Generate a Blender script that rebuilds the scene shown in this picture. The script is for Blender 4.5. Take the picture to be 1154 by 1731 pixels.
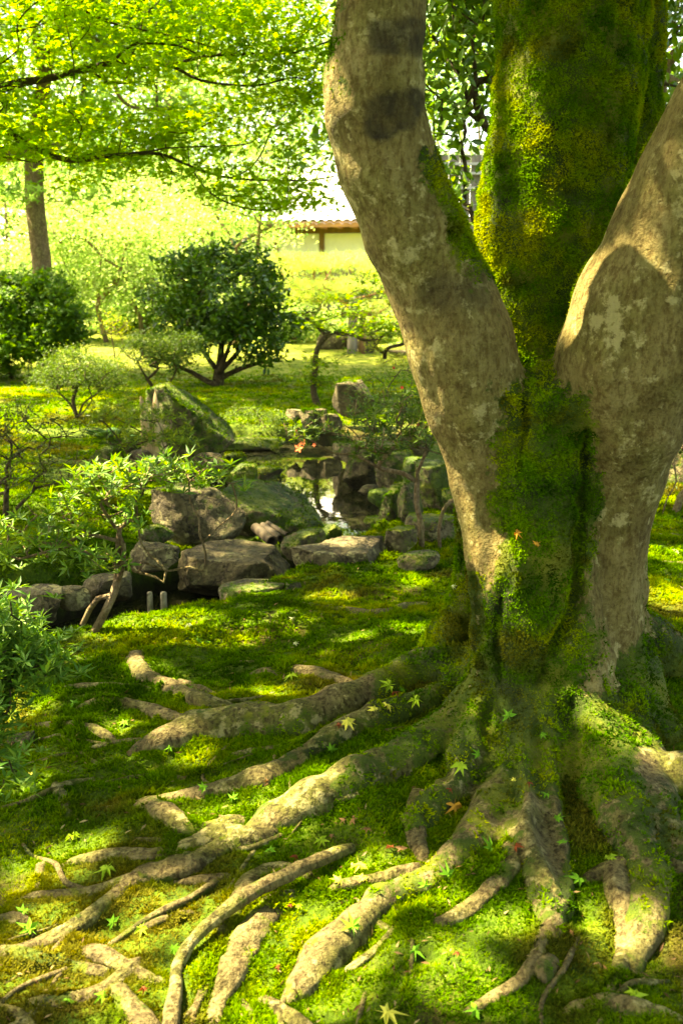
import bpy, math, random
import numpy as np
from mathutils import Vector
SC = bpy.context.scene
COL = SC.collection
for _o in list(bpy.data.objects): bpy.data.objects.remove(_o)
rad = math.radians
# ------------------------------------------------------------------ camera, world, sun, exposure
FPX, CX, CY = 1683.0, 577.0, 865.5
PITCH = rad(12.2)
CAM = np.array([0.0, 0.0, 1.5])
cam_d = bpy.data.cameras.new("camera"); cam = bpy.data.objects.new("camera", cam_d); COL.objects.link(cam)
cam.location = CAM; cam.rotation_euler = (math.pi/2 - PITCH, 0, 0)
cam_d.sensor_fit = 'VERTICAL'; cam_d.sensor_height = 36.0; cam_d.lens = FPX/1731*36.0
cam_d.clip_start = 0.05; cam_d.clip_end = 1000
cam_d.dof.use_dof = True; cam_d.dof.focus_distance = 3.7; cam_d.dof.aperture_fstop = 5.0
SC.camera = cam

SUN_EL, SUN_AZ = rad(57), (-0.92, 0.26)          # direction towards the sun: left and behind
_n = math.hypot(*SUN_AZ)
SUN = np.array([SUN_AZ[0]/_n*math.cos(SUN_EL), SUN_AZ[1]/_n*math.cos(SUN_EL), math.sin(SUN_EL)])
W = bpy.data.worlds.new("World"); SC.world = W; W.use_nodes = True
_nt = W.node_tree; _nt.nodes.clear()
_sky = _nt.nodes.new('ShaderNodeTexSky'); _sky.sky_type = 'NISHITA'; _sky.sun_disc = False
_sky.sun_elevation = SUN_EL; _sky.sun_rotation = math.atan2(SUN[0], SUN[1])
_sky.dust_density = 3.0; _sky.air_density = 1.0; _sky.ozone_density = 0.6
_bg = _nt.nodes.new('ShaderNodeBackground'); _bg.inputs[1].default_value = 0.09
_wo = _nt.nodes.new('ShaderNodeOutputWorld')
_nt.links.new(_sky.outputs[0], _bg.inputs[0]); _nt.links.new(_bg.outputs[0], _wo.inputs[0])
sun_d = bpy.data.lights.new("sun", 'SUN'); sun_d.energy = 5.0; sun_d.angle = rad(0.6); sun_d.color = (1.0, 0.93, 0.78)
sun_o = bpy.data.objects.new("sun", sun_d); COL.objects.link(sun_o)
sun_o.rotation_euler = Vector(SUN).to_track_quat('Z', 'Y').to_euler()
vs = SC.view_settings; vs.view_transform = 'Standard'; vs.look = 'None'; vs.gamma = 1.0; vs.use_curve_mapping = False
vs.exposure = 3.6
vs.use_white_balance = True; vs.white_balance_temperature = 9300; vs.white_balance_tint = 10
SC.cycles.use_denoising = True; SC.cycles.use_adaptive_sampling = False
SC.cycles.max_bounces = 7; SC.cycles.diffuse_bounces = 4; SC.cycles.transmission_bounces = 3; SC.cycles.glossy_bounces = 2
SC.cycles.sample_clamp_indirect = 0.4; SC.cycles.caustics_reflective = False; SC.cycles.caustics_refractive = False

RNG = np.random.default_rng(7)
# ------------------------------------------------------------------ noise
def _hash(i, j, k, s):
    n = (i*374761393 + j*668265263 + k*2147483647 + s*974711) & 0xffffffff
    n = ((n ^ (n >> 13)) * 1274126177) & 0xffffffff
    n = (n ^ (n >> 16)) & 0xffffffff
    return n.astype(np.float64) / 4294967295.0
def noise3(p, seed=0):
    p = np.asarray(p, float); i = np.floor(p).astype(np.int64); f = p - i; u = f*f*(3-2*f)
    r = 0
    for dx in (0, 1):
        wx = u[..., 0] if dx else 1-u[..., 0]
        for dy in (0, 1):
            wy = u[..., 1] if dy else 1-u[..., 1]
            for dz in (0, 1):
                wz = u[..., 2] if dz else 1-u[..., 2]
                r = r + wx*wy*wz*_hash(i[..., 0]+dx, i[..., 1]+dy, i[..., 2]+dz, seed)
    return r*2-1
def fbm(p, oct=4, seed=0):
    p = np.asarray(p, float); a, s, t = 1.0, 0, 0
    for o in range(oct):
        s = s + a*noise3(p*2**o + 17.3*o, seed+o); t += a; a *= .5
    return s/t
def n2(x, y, sc, oct=3, seed=0):
    return fbm(np.stack([np.asarray(x)*sc, np.asarray(y)*sc, np.full(np.shape(x), 0.5)], -1), oct, seed)
def sstep(a, b, x):
    t = np.clip((x-a)/(b-a), 0, 1); return t*t*(3-2*t)
# ------------------------------------------------------------------ terrain
POND = np.array([(-2.1,13.3),(-0.2,13.4),(0.9,13.0),(0.75,11),(0.65,9.5),(0.75,8.3),(0.6,7.3),(0.1,6.6),(-0.3,7.0),(-0.7,8.2),(-1.3,9.2),(-1.9,10.5),(-2.9,12)])
STREAM = np.array([(0.3,7.0),(0.02,6.2),(-0.28,5.6),(-0.68,4.98),(-1.2,4.52),(-1.9,4.22),(-3.2,4.0),(-6,3.9),(-6,4.9),(-3.2,5.0),(-2.0,5.45),(-1.5,6.2),(-0.8,6.9),(-0.2,7.1)])
def poly_sd(x, y, P):
    x = np.asarray(x, float); y = np.asarray(y, float)
    d = np.full(x.shape, 1e9); ins = np.zeros(x.shape, bool)
    for k in range(len(P)):
        ax, ay = P[k]; bx, by = P[(k+1) % len(P)]
        ex, ey = bx-ax, by-ay
        t = np.clip(((x-ax)*ex+(y-ay)*ey)/(ex*ex+ey*ey), 0, 1)
        d = np.minimum(d, np.hypot(x-ax-t*ex, y-ay-t*ey))
        c = ((ay > y) != (by > y)) & (x < ex*(y-ay)/(ey if abs(ey) > 1e-9 else 1e-9)+ax)
        ins ^= c
    return np.where(ins, -d, d)
WATER_Z = -0.46
def h(x, y):
    x = np.asarray(x, float); y = np.asarray(y, float)
    z = 0.15*np.exp(-((x-0.78)**2+(y-3.45)**2)/(2*0.62**2))
    z = z + 0.05*np.exp(-((x+0.2)**2+(y-3.3)**2)/(2*0.8**2))
    z = z - 0.10*sstep(0.3, -2.2, x)*sstep(6, 3, y)
    z = z - 0.25*sstep(7.5, 9.0, y)*sstep(16, 13.2, y)*sstep(4, 1.5, x)
    z = z + 0.35*sstep(14, 40, y)
    z = z - .33*np.exp(-((x+1.0)**2/(2*.55**2)+(y-7.3)**2/(2*.7**2)))
    near = sstep(14, 6, y)
    z = z + near*(0.065*n2(x, y, 1.3, 3, 3) + 0.04*n2(x, y, 4.5, 2, 5) + 0.016*n2(x, y, 13, 2, 9) + .034*(.35-np.abs(n2(x, y, 7, 2, 19))))
    z = z + (1-near)*0.10*n2(x, y, 0.35, 3, 4)
    s = np.minimum(poly_sd(x, y, POND), poly_sd(x, y, STREAM)) + 0.06*n2(x, y, 2.2, 2, 8)
    c = sstep(0.10, -0.14, s)
    return z*(1-c) + c*(-0.78)
def ray(px, py):
    px = np.asarray(px, float); py = np.asarray(py, float)
    c, s = math.cos(PITCH), math.sin(PITCH)
    a = (px-CX)/FPX; b = (CY-py)/FPX
    return np.stack([a, c+b*s, -s+b*c], -1)
def P(px, py, Y):
    r = ray(px, py); return CAM + r*(np.asarray(Y)/r[..., 1])[..., None] if np.ndim(px) else CAM + r*(Y/r[1])
def proj(v):
    d = np.asarray(v)-CAM; c, s = math.cos(PITCH), math.sin(PITCH)
    w = d[..., 1]*c-d[..., 2]*s; u = d[..., 1]*s+d[..., 2]*c
    return CX+FPX*d[..., 0]/w, CY-FPX*u/w
_T = np.geomspace(1.2, 80, 700)
def G(px, py):
    r = ray(px, py); q = CAM + r[None]*_T[:, None]
    below = q[:, 2] < h(q[:, 0], q[:, 1])
    k = int(np.argmax(below)) if below.any() else len(_T)-1
    lo, hi = _T[max(k-1, 0)], _T[k]
    for _ in range(18):
        m = (lo+hi)/2; p = CAM+r*m
        if p[2] < h(p[0], p[1]): hi = m
        else: lo = m
    return CAM+r*hi
def pxm(pt): return np.dot(np.asarray(pt)-CAM, [0, math.cos(PITCH), -math.sin(PITCH)])/FPX   # metres per photo pixel at a point
# ------------------------------------------------------------------ object helpers
def wloc(o):
    l = np.zeros(3)
    while o is not None:
        l = l+np.array(o.location); o = o.parent
    return l
def tag(o, label=None, cat=None, group=None, kind=None):
    if label: o['label'] = label
    if cat: o['category'] = cat
    if group: o['group'] = group
    if kind: o['kind'] = kind
    return o
def thing(name, label, cat, loc, group=None):
    o = bpy.data.objects.new(name, None); COL.objects.link(o); o.location = [float(a) for a in loc]
    o.empty_display_size = .1
    return tag(o, label, cat, group)
def mesh_data(name, v, faces, mat, col=None, smooth=True, attrs=None, nrm=None):
    me = bpy.data.meshes.new(name)
    v = np.ascontiguousarray(v, np.float32)
    if isinstance(faces, np.ndarray):
        nf, k = faces.shape
        me.vertices.add(len(v)); me.vertices.foreach_set('co', v.ravel())
        me.loops.add(nf*k); me.loops.foreach_set('vertex_index', np.ascontiguousarray(faces, np.int32).ravel())
        me.polygons.add(nf); me.polygons.foreach_set('loop_start', np.arange(0, nf*k, k, dtype=np.int32))
        try: me.polygons.foreach_set('loop_total', np.full(nf, k, np.int32))
        except Exception: pass
        me.update(calc_edges=True)
    else:
        me.from_pydata([tuple(map(float, a)) for a in v], [], faces); me.update()
    me.polygons.foreach_set('use_smooth', np.full(len(me.polygons), smooth))
    if col is not None:
        a = me.attributes.new('col', 'FLOAT_COLOR', 'POINT')
        c = np.ones((len(v), 4), np.float32); c[:, :3] = col; a.data.foreach_set('color', c.ravel())
    for k_, val in (attrs or {}).items():
        a = me.attributes.new(k_, 'FLOAT', 'POINT'); a.data.foreach_set('value', np.ascontiguousarray(val, np.float32))
    if mat: me.materials.append(mat)
    if nrm is not None: me.normals_split_custom_set_from_vertices([tuple(map(float, a)) for a in nrm])
    return me
def mobj(name, v, faces, mat, parent=None, **k):
    base = wloc(parent) if parent is not None else np.zeros(3)
    o = bpy.data.objects.new(name, mesh_data(name, np.asarray(v)-base, faces, mat, **k)); COL.objects.link(o)
    if parent is not None: o.parent = parent
    return o
def own(name, v, faces, mat, loc, **k):      # a thing that is a single mesh, origin at loc
    o = bpy.data.objects.new(name, mesh_data(name, np.asarray(v)-np.asarray(loc), faces, mat, **k)); COL.objects.link(o)
    o.location = [float(a) for a in loc]; return o
# ------------------------------------------------------------------ node helpers
def newmat(name):
    m = bpy.data.materials.new(name); m.use_nodes = True; nt = m.node_tree; nt.nodes.clear()
    out = nt.nodes.new('ShaderNodeOutputMaterial'); return m, nt, out
def N(nt, typ, **inp):
    n = nt.nodes.new(typ)
    for k, v in inp.items():
        if k.startswith('_'): setattr(n, k[1:], v)
        else:
            key = int(k[1:]) if k[0] == 'i' and k[1:].isdigit() else k.replace('__', ' ')
            if hasattr(v, 'bl_idname') and not hasattr(v, 'links'): v = v.outputs[0]
            if hasattr(v, 'links'): nt.links.new(v, n.inputs[key])
            else: n.inputs[key].default_value = v
    return n
def ramp(nt, fac, stops):
    n = nt.nodes.new('ShaderNodeValToRGB'); nt.links.new(fac, n.inputs[0]); e = n.color_ramp.elements
    while len(e) < len(stops): e.new(.5)
    for k, (p, c) in enumerate(stops):
        e[k].position = p; e[k].color = (*c, 1) if len(c) == 3 else c
    return n.outputs[0]
def mixc(nt, fac, a, b, mode='MIX'):
    n = nt.nodes.new('ShaderNodeMix'); n.data_type = 'RGBA'; n.blend_type = mode
    for s, v in ((n.inputs[0], fac), (n.inputs[6], a), (n.inputs[7], b)):
        if hasattr(v, 'links'): nt.links.new(v, s)
        else: s.default_value = v if not isinstance(v, tuple) or len(v) == 4 else (*v, 1)
    return n.outputs[2]
def math_(nt, op, a, b=None):
    n = nt.nodes.new('ShaderNodeMath'); n.operation = op
    for s, v in zip(n.inputs, (a, b)):
        if v is None: continue
        if hasattr(v, 'links'): nt.links.new(v, s)
        else: s.default_value = v
    return n.outputs[0]
def smooth_(nt, x, a, b):
    n = nt.nodes.new('ShaderNodeMapRange'); n.interpolation_type = 'SMOOTHSTEP'
    nt.links.new(x, n.inputs[0]); n.inputs[1].default_value = a; n.inputs[2].default_value = b; return n.outputs[0]
def tex(nt, co, scale, detail=4, rough=.55, typ='ShaderNodeTexNoise'):
    n = nt.nodes.new(typ); nt.links.new(co, n.inputs['Vector']); n.inputs['Scale'].default_value = scale
    if typ == 'ShaderNodeTexNoise': n.inputs['Detail'].default_value = detail; n.inputs['Roughness'].default_value = rough
    return n.outputs[0]
def wpos(nt): return nt.nodes.new('ShaderNodeNewGeometry').outputs['Position']
def scaled(nt, co, s):
    n = nt.nodes.new('ShaderNodeMapping'); nt.links.new(co, n.inputs[0]); n.inputs['Scale'].default_value = s; return n.outputs[0]
def bump(nt, height, strength, dist, normal=None):
    n = nt.nodes.new('ShaderNodeBump'); nt.links.new(height, n.inputs['Height']); n.inputs['Strength'].default_value = strength
    n.inputs['Distance'].default_value = dist
    if normal is not None: nt.links.new(normal, n.inputs['Normal'])
    return n.outputs[0]
def attr(nt, name, out=0):
    n = nt.nodes.new('ShaderNodeAttribute'); n.attribute_name = name; return n.outputs[out]
def leaf_mat(name, transl=.45, rough=.45, spec=.3, boost=(1.5, 1.35, .3)):
    m, nt, out = newmat(name); c = attr(nt, 'col')
    p = N(nt, 'ShaderNodeBsdfPrincipled', Base__Color=c, Roughness=rough); p.inputs['Specular IOR Level'].default_value = spec
    t = N(nt, 'ShaderNodeBsdfTranslucent', Color=mixc(nt, 1.0, c, boost, 'MULTIPLY'))
    mx = N(nt, 'ShaderNodeMixShader', i0=transl, i1=p, i2=t); nt.links.new(mx.outputs[0], out.inputs[0]); return m
M_MAPLE = leaf_mat('maple_leaf_material', .6, .55, .12)
M_FAR = leaf_mat('sunlit_leaf_material', .55, .6, .08, (1.1, 1.2, .75))
M_GLOSS = leaf_mat('glossy_leaf_material', .32, .35, .35)
M_AZAL = leaf_mat('azalea_leaf_material', .38, .5, .2)
M_MOSS = leaf_mat('moss_material', .30, .95, .02, (1.3, 1.2, .15))
M_FALLEN = leaf_mat('fallen_leaf_material', .15, .7, .08)
M_PETAL = leaf_mat('petal_material', .3, .6, .1, (1, 1, 1))
def bark_mat(name, c0, c1, c2, lichen=(.38, .345, .15), lam=.7, film=.35, fine=.56, mossc=((.014, .024, .004), (.045, .075, .006), (.13, .14, .012))):
    m, nt, out = newmat(name); g = wpos(nt)
    sv = scaled(nt, g, (1, 1, .6)); sv2 = scaled(nt, g, (1, 1, .25))
    a = tex(nt, sv, 12, 7, .68); b = tex(nt, sv, 75, 5, .65); f = tex(nt, sv2, 70, 4, .65); l = tex(nt, g, 21, 6, .7); l2 = tex(nt, g, 4.0, 2)
    base = ramp(nt, a, [(.3, c0), (.5, c1), (.7, c2)])
    base = mixc(nt, smooth_(nt, math_(nt, 'ADD', math_(nt, 'MULTIPLY', b, .6), math_(nt, 'MULTIPLY', f, .4)), .38, .56), mixc(nt, 1., base, (fine, fine*.86, fine*.66), 'MULTIPLY'), base)
    base = mixc(nt, math_(nt, 'MULTIPLY', smooth_(nt, l2, .42, .62), film), base, mixc(nt, 1., base, (.62, .80, .35), 'MULTIPLY'))
    lf = math_(nt, 'MULTIPLY', smooth_(nt, math_(nt, 'ADD', l, math_(nt, 'MULTIPLY', math_(nt, 'SUBTRACT', l2, .5), .5)), .55, .66), lam)
    base = mixc(nt, lf, base, lichen)
    st = attr(nt, 'stain', 2)
    base = mixc(nt, math_(nt, 'MULTIPLY', st, .85), base, (.020, .017, .010))
    mo = attr(nt, 'moss', 2)
    mn = tex(nt, g, 26, 5, .65); mn2 = tex(nt, g, 5, 3)
    mf = smooth_(nt, math_(nt, 'ADD', mo, math_(nt, 'MULTIPLY', math_(nt, 'SUBTRACT', mn, .5), 1.5)), .40, .60)
    mc = ramp(nt, math_(nt, 'ADD', math_(nt, 'MULTIPLY', mn2, .75), math_(nt, 'MULTIPLY', mn, .25)), [(.36, mossc[0]), (.5, mossc[1]), (.66, mossc[2])])
    colr = mixc(nt, mf, base, mc)
    hgt = math_(nt, 'ADD', math_(nt, 'MULTIPLY', a, .5), math_(nt, 'ADD', math_(nt, 'MULTIPLY', b, .35), math_(nt, 'MULTIPLY', f, .3)))
    nb = bump(nt, hgt, 1.0, .030)
    nb = bump(nt, tex(nt, g, 95, 4, .7), .9, .010, nb); nb = bump(nt, tex(nt, g, 24, 5, .7), .8, .03, nb)
    p = N(nt, 'ShaderNodeBsdfPrincipled', Base__Color=colr, Roughness=.85, Normal=nb); p.inputs['Specular IOR Level'].default_value = .15
    nt.links.new(p.outputs[0], out.inputs[0]); return m
M_BARK = bark_mat('tan_bark_material', (.100, .077, .022), (.178, .146, .048), (.258, .220, .086))
M_ROOT = bark_mat('grey_root_material', (.065, .053, .019), (.135, .112, .044), (.23, .195, .082), lam=.5, film=.9, fine=.30)
M_TWIG = bark_mat('dark_twig_material', (.035, .026, .014), (.06, .045, .022), (.10, .075, .04), lam=.15)
M_TRUNK2 = bark_mat('grey_brown_bark_material', (.09, .065, .035), (.17, .125, .065), (.26, .2, .11), lam=.3)
def rock_mat():
    m, nt, out = newmat('rock_material'); g = wpos(nt)
    a = tex(nt, g, 5, 6, .65); b = tex(nt, g, 32, 5, .7); l = tex(nt, g, 11, 4, .6)
    base = ramp(nt, a, [(.3, (.034, .028, .010)), (.5, (.092, .078, .032)), (.68, (.170, .148, .068))])
    base = mixc(nt, smooth_(nt, b, .35, .62), mixc(nt, 1., base, (.5, .47, .4), 'MULTIPLY'), base)
    base = mixc(nt, math_(nt, 'MULTIPLY', smooth_(nt, l, .56, .63), attr(nt, 'lichen', 2)), base, (.26, .24, .10))
    mo = attr(nt, 'moss', 2); mn = tex(nt, g, 18, 5, .65)
    mf = smooth_(nt, math_(nt, 'ADD', mo, math_(nt, 'MULTIPLY', math_(nt, 'SUBTRACT', mn, .5), 1.3)), .42, .62)
    mc = ramp(nt, tex(nt, g, 7, 4), [(.34, (.018, .034, .004)), (.5, (.045, .075, .006)), (.66, (.11, .13, .012))])
    vo = nt.nodes.new('ShaderNodeTexVoronoi'); vo.feature = 'DISTANCE_TO_EDGE'; vo.inputs['Scale'].default_value = 4.5
    wob_ = nt.nodes.new('ShaderNodeVectorMath'); wob_.operation = 'MULTIPLY_ADD'; nt.links.new(N(nt, 'ShaderNodeTexNoise', Vector=g, Scale=7., Detail=4.).outputs[1], wob_.inputs[0]); wob_.inputs[1].default_value = (.35, .35, .35); nt.links.new(g, wob_.inputs[2])
    nt.links.new(wob_.outputs[0], vo.inputs['Vector']); ck = smooth_(nt, vo.outputs[0], .0, .035)
    base = mixc(nt, ck, mixc(nt, 1., base, (.35, .33, .3), 'MULTIPLY'), base)
    colr = mixc(nt, mf, base, mc)
    nb = bump(nt, ck, .7, .02); nb = bump(nt, a, 1., .09, nb); nb = bump(nt, b, 1., .022, nb); nb = bump(nt, tex(nt, g, 110, 2), .4, .004, nb)
    p = N(nt, 'ShaderNodeBsdfPrincipled', Base__Color=colr, Roughness=.8, Normal=nb); p.inputs['Specular IOR Level'].default_value = .25
    nt.links.new(p.outputs[0], out.inputs[0]); return m
M_ROCK = rock_mat()
def ground_mat():
    m, nt, out = newmat('moss_ground_material'); g = wpos(nt)
    a = tex(nt, g, 1.6, 4, .6); b = tex(nt, g, 14, 5, .65); c = tex(nt, g, 70, 4, .7)
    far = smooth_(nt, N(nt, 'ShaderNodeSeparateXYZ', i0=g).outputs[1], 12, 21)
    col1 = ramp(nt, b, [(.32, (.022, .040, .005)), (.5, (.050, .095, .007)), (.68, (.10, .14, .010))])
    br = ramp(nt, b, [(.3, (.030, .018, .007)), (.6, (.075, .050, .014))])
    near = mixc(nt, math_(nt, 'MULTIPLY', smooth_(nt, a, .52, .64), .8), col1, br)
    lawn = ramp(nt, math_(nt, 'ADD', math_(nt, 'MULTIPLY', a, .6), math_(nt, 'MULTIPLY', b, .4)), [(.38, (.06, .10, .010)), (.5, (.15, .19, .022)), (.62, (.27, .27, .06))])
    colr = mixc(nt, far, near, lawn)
    colr = mixc(nt, smooth_(nt, c, .3, .6), mixc(nt, 1., colr, (.55, .55, .5), 'MULTIPLY'), colr)
    wet = attr(nt, 'wet', 2)
    colr = mixc(nt, wet, colr, (.014, .012, .007))
    nb = bump(nt, b, .8, .04); nb = bump(nt, c, .9, .012, nb)
    p = N(nt, 'ShaderNodeBsdfPrincipled', Base__Color=colr, Roughness=.95, Normal=nb); p.inputs['Specular IOR Level'].default_value = .08
    nt.links.new(p.outputs[0], out.inputs[0]); return m
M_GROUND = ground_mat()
def plain(name, c, rough=.7, nscale=8., var=.35, bumpd=.004, stretch=(1, 1, 1), spec=.25):
    m, nt, out = newmat(name); g = scaled(nt, wpos(nt), stretch); a = tex(nt, g, nscale, 5, .65)
    colr = ramp(nt, a, [(.3, tuple(x*(1-var) for x in c)), (.7, tuple(min(1, x*(1+var)) for x in c))])
    p = N(nt, 'ShaderNodeBsdfPrincipled', Base__Color=colr, Roughness=rough, Normal=bump(nt, a, .6, bumpd)); p.inputs['Specular IOR Level'].default_value = spec
    nt.links.new(p.outputs[0], out.inputs[0]); return m
M_WATER, _ntw, _ow = newmat('pond_water_material')
_g = wpos(_ntw)
_p = N(_ntw, 'ShaderNodeBsdfPrincipled', Base__Color=(.012, .013, .006, 1), Roughness=.02, Normal=bump(_ntw, tex(_ntw, _g, 3.0, 2), .06, .02)); _p.inputs['IOR'].default_value = 1.33
_p.inputs['Specular IOR Level'].default_value = .6
_ntw.links.new(_p.outputs[0], _ow.inputs[0])
# ------------------------------------------------------------------ geometry helpers
def unit(v): return v/np.maximum(np.linalg.norm(v, axis=-1, keepdims=True), 1e-9)
def catmull(p, r, step):
    p = np.asarray(p, float); r = np.asarray(r, float)
    if len(p) < 3:
        n = max(2, int(np.linalg.norm(p[1]-p[0])/step)+1); t = np.linspace(0, 1, n)[:, None]
        return p[0]*(1-t)+p[1]*t, r[0]*(1-t[:, 0])+r[1]*t[:, 0]
    q = np.vstack([2*p[0]-p[1], p, 2*p[-1]-p[-2]]); op, orr = [], []
    for k in range(len(p)-1):
        a, b, c, d = q[k:k+4]; n = max(1, int(np.linalg.norm(c-b)/step))
        for t in np.arange(n)/n:
            op.append(.5*((2*b)+(c-a)*t+(2*a-5*b+4*c-d)*t*t+(3*b-a-3*c+d)*t**3)); orr.append(r[k]*(1-t)+r[k+1]*t)
    op.append(p[-1]); orr.append(r[-1]); return np.array(op), np.array(orr)
def tube(p, r, sides=7):
    p = np.asarray(p, float); r = np.asarray(r, float); n = len(p)
    T = unit(np.gradient(p, axis=0)); up = np.array([0, 0, 1.]) if abs(T[0, 2]) < .9 else np.array([1., 0, 0])
    A = unit(np.cross(T[0], up)); v = []
    th = np.arange(sides)*2*math.pi/sides
    for k in range(n):
        A = unit(A-T[k]*np.dot(A, T[k])); B = np.cross(T[k], A)
        v.append(p[k]+r[k]*(np.cos(th)[:, None]*A+np.sin(th)[:, None]*B))
    v = np.vstack(v); i = np.arange(n-1)[:, None]*sides; j = np.arange(sides)[None]; j2 = (j+1) % sides
    f = np.stack([i+j, i+j2, i+sides+j2, i+sides+j], -1).reshape(-1, 4)
    e0, e1 = len(v), len(v)+1
    v = np.vstack([v, p[0]-T[0]*r[0]*.4, p[-1]+T[-1]*r[-1]*.6])
    j = np.arange(sides); j2 = (j+1) % sides; o = (n-1)*sides
    f = np.vstack([f, np.stack([np.full(sides, e0), j2, j, j], -1), np.stack([np.full(sides, e1), o+j, o+j2, o+j2], -1)])
    return v, f
def quads_tris(f):                # drop the repeated corner of degenerate quads
    tri = f[:, 2] == f[:, 3]
    q = f[~tri]; a = np.vstack([q[:, [0, 1, 2]], q[:, [0, 2, 3]], f[tri][:, :3]])
    return a
class Mesh:
    def __init__(s): s.v, s.f, s.n = [], [], 0
    def add(s, v, f):
        s.v.append(v); s.f.append(np.asarray(f)+s.n); s.n += len(v)
    def get(s): return np.vstack(s.v), np.vstack(s.f)
def box(c, d, rz=0.):
    v = np.array([(x, y, z) for x in (-.5, .5) for y in (-.5, .5) for z in (-.5, .5)])*np.asarray(d)
    co, si = math.cos(rz), math.sin(rz); v = np.stack([v[:, 0]*co-v[:, 1]*si, v[:, 0]*si+v[:, 1]*co, v[:, 2]], -1)+np.asarray(c)
    f = np.array([(0, 1, 3, 2), (4, 6, 7, 5), (0, 4, 5, 1), (2, 3, 7, 6), (0, 2, 6, 4), (1, 5, 7, 3)]); return v, f
def skeleton(paths, targets, rtip, rmax, jit=.12, seg=.25, rnd=None, sides=6, expo=2.4, far=.6, pathr=None):
    """branch tubes from the given limb paths (each a list of points; the first starts at the base) to every target"""
    rnd = rnd or np.random.default_rng(1)
    nodes, par, pmin = [], [], {}
    for pi_, path in enumerate(paths):
        prev = -1
        for k, q in enumerate(path):
            q = np.asarray(q, float)
            if k == 0 and nodes:
                d = np.linalg.norm(np.array(nodes)-q, axis=1); prev = int(np.argmin(d))
                if d[prev] < 1e-3: continue
            nodes.append(q); par.append(prev); prev = len(nodes)-1
            if pathr and pi_ < len(pathr): pmin[prev] = pathr[pi_][1]+(pathr[pi_][0]-pathr[pi_][1])*(1-k/max(1, len(path)-1))**(pathr[pi_][2] if len(pathr[pi_]) > 2 else 1)
    base = nodes[0]
    if len(targets):
        T = np.asarray(targets); T = T[np.argsort(np.linalg.norm(T-base, axis=1))]
        for t in T:
            A = np.array(nodes); d = np.linalg.norm(A-t, axis=1)
            db = np.linalg.norm(A-base, axis=1); dt = np.linalg.norm(t-base)
            cost = d+far*np.maximum(0, db-dt*.93)+.15*db*0
            k = int(np.argmin(cost)); L = d[k]; n = max(1, int(L/seg)); a = nodes[k]; prev = k
            off = rnd.normal(0, 1, 3)*jit*L
            for s in range(1, n+1):
                u = s/n; q = a*(1-u)+t*u+off*math.sin(u*math.pi)*.6+(rnd.normal(0, 1, 3)*jit*seg*.8 if s < n else 0)
                nodes.append(q); par.append(prev); prev = len(nodes)-1
    n = len(nodes); acc = np.zeros(n); kids = [[] for _ in range(n)]
    for k in range(n):
        if par[k] >= 0: kids[par[k]].append(k)
    order = []; st = [k for k in range(n) if par[k] < 0]
    while st:
        k = st.pop(); order.append(k); st += kids[k]
    r = np.zeros(n)
    for k in reversed(order):
        r[k] = (sum(r[c]**expo for c in kids[k]))**(1/expo) if kids[k] else rtip
        r[k] = max(min(r[k]*1.02, rmax), pmin.get(k, 0))
    M = Mesh(); nodes = np.array(nodes)
    starts = [(k, par[k]) for k in range(n) if par[k] < 0]
    while starts:
        k, p0 = starts.pop(); ch = ([p0] if p0 >= 0 else [])+[k]
        while kids[k]:
            c = max(kids[k], key=lambda q: r[q])
            starts += [(q, k) for q in kids[k] if q != c]; ch.append(c); k = c
        if len(ch) < 2: continue
        rr = r[ch].copy()
        if p0 >= 0: rr[0] = min(rr[0], rr[1]*1.15)
        q, rr = catmull(nodes[ch], rr, seg*.5); M.add(*tube(q, rr, sides if rr.max() > .012 else 4))
    v, f = M.get(); return v, quads_tris(f)
def frames(nrm, rnd, tang=None):
    n = unit(np.asarray(nrm)); t = rnd.normal(0, 1, n.shape) if tang is None else tang
    t = unit(t-n*np.sum(n*t, -1, keepdims=True)); return t, np.cross(n, t), n
def scatter(tv, tf, pos, fr, size):
    t, b, n = fr; size = np.asarray(size).reshape(-1, 1, 1) if np.ndim(size) else size
    v = pos[:, None, :]+size*(tv[None, :, 0:1]*t[:, None]+tv[None, :, 1:2]*b[:, None]+tv[None, :, 2:3]*n[:, None])
    k = len(tv); f = (tf[None]+(np.arange(len(pos))*k)[:, None, None]).reshape(-1, 3)
    return v.reshape(-1, 3), f
def star(lobes=7, inner=.36, droop=.12):
    pts = [(0, 0, 0)]; angs = np.linspace(-140, 140, lobes); L = {7: [.5, .78, .95, 1, .95, .78, .5], 5: [.6, .9, 1, .9, .6]}[lobes]
    for k, a in enumerate(angs):
        a = rad(a); pts.append((L[k]*math.cos(a), L[k]*math.sin(a), -droop*L[k]))
        if k < lobes-1:
            m = rad((angs[k]+angs[k+1])/2); pts.append((inner*math.cos(m), inner*math.sin(m), .02))
    pts.append((-.15, .0, 0)); n = len(pts)
    # tips alternate with notches; every lobe is two triangles
    f = [(0, k, k+1) for k in range(1, n-2)]+[(0, n-2, n-1), (0, n-1, 1)]
    return np.array(pts, float), np.array(f)
STAR7, STAR5 = star(7), star(5, .34, .15)
OVAL = (np.array([(0, 0, 0), (.3, .21, .04), (.66, .2, .02), (1, 0, -.08), (.66, -.2, .02), (.3, -.21, .04), (.48, 0, -.03)], float), np.array([(0, 6, 1), (1, 6, 2), (2, 6, 3), (3, 6, 4), (4, 6, 5), (5, 6, 0)]))
LANCE = (np.array([(0, 0, 0), (.45, .13, .05), (1, 0, -.04), (.45, -.13, .05), (.5, 0, .0)], float), np.array([(0, 4, 1), (1, 4, 2), (2, 4, 3), (3, 4, 0)]))
DIAM = (np.array([(-.5, 0, 0), (0, .36, .08), (.5, 0, 0), (0, -.36, .08)], float), np.array([(0, 1, 2), (0, 2, 3)]))
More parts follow.
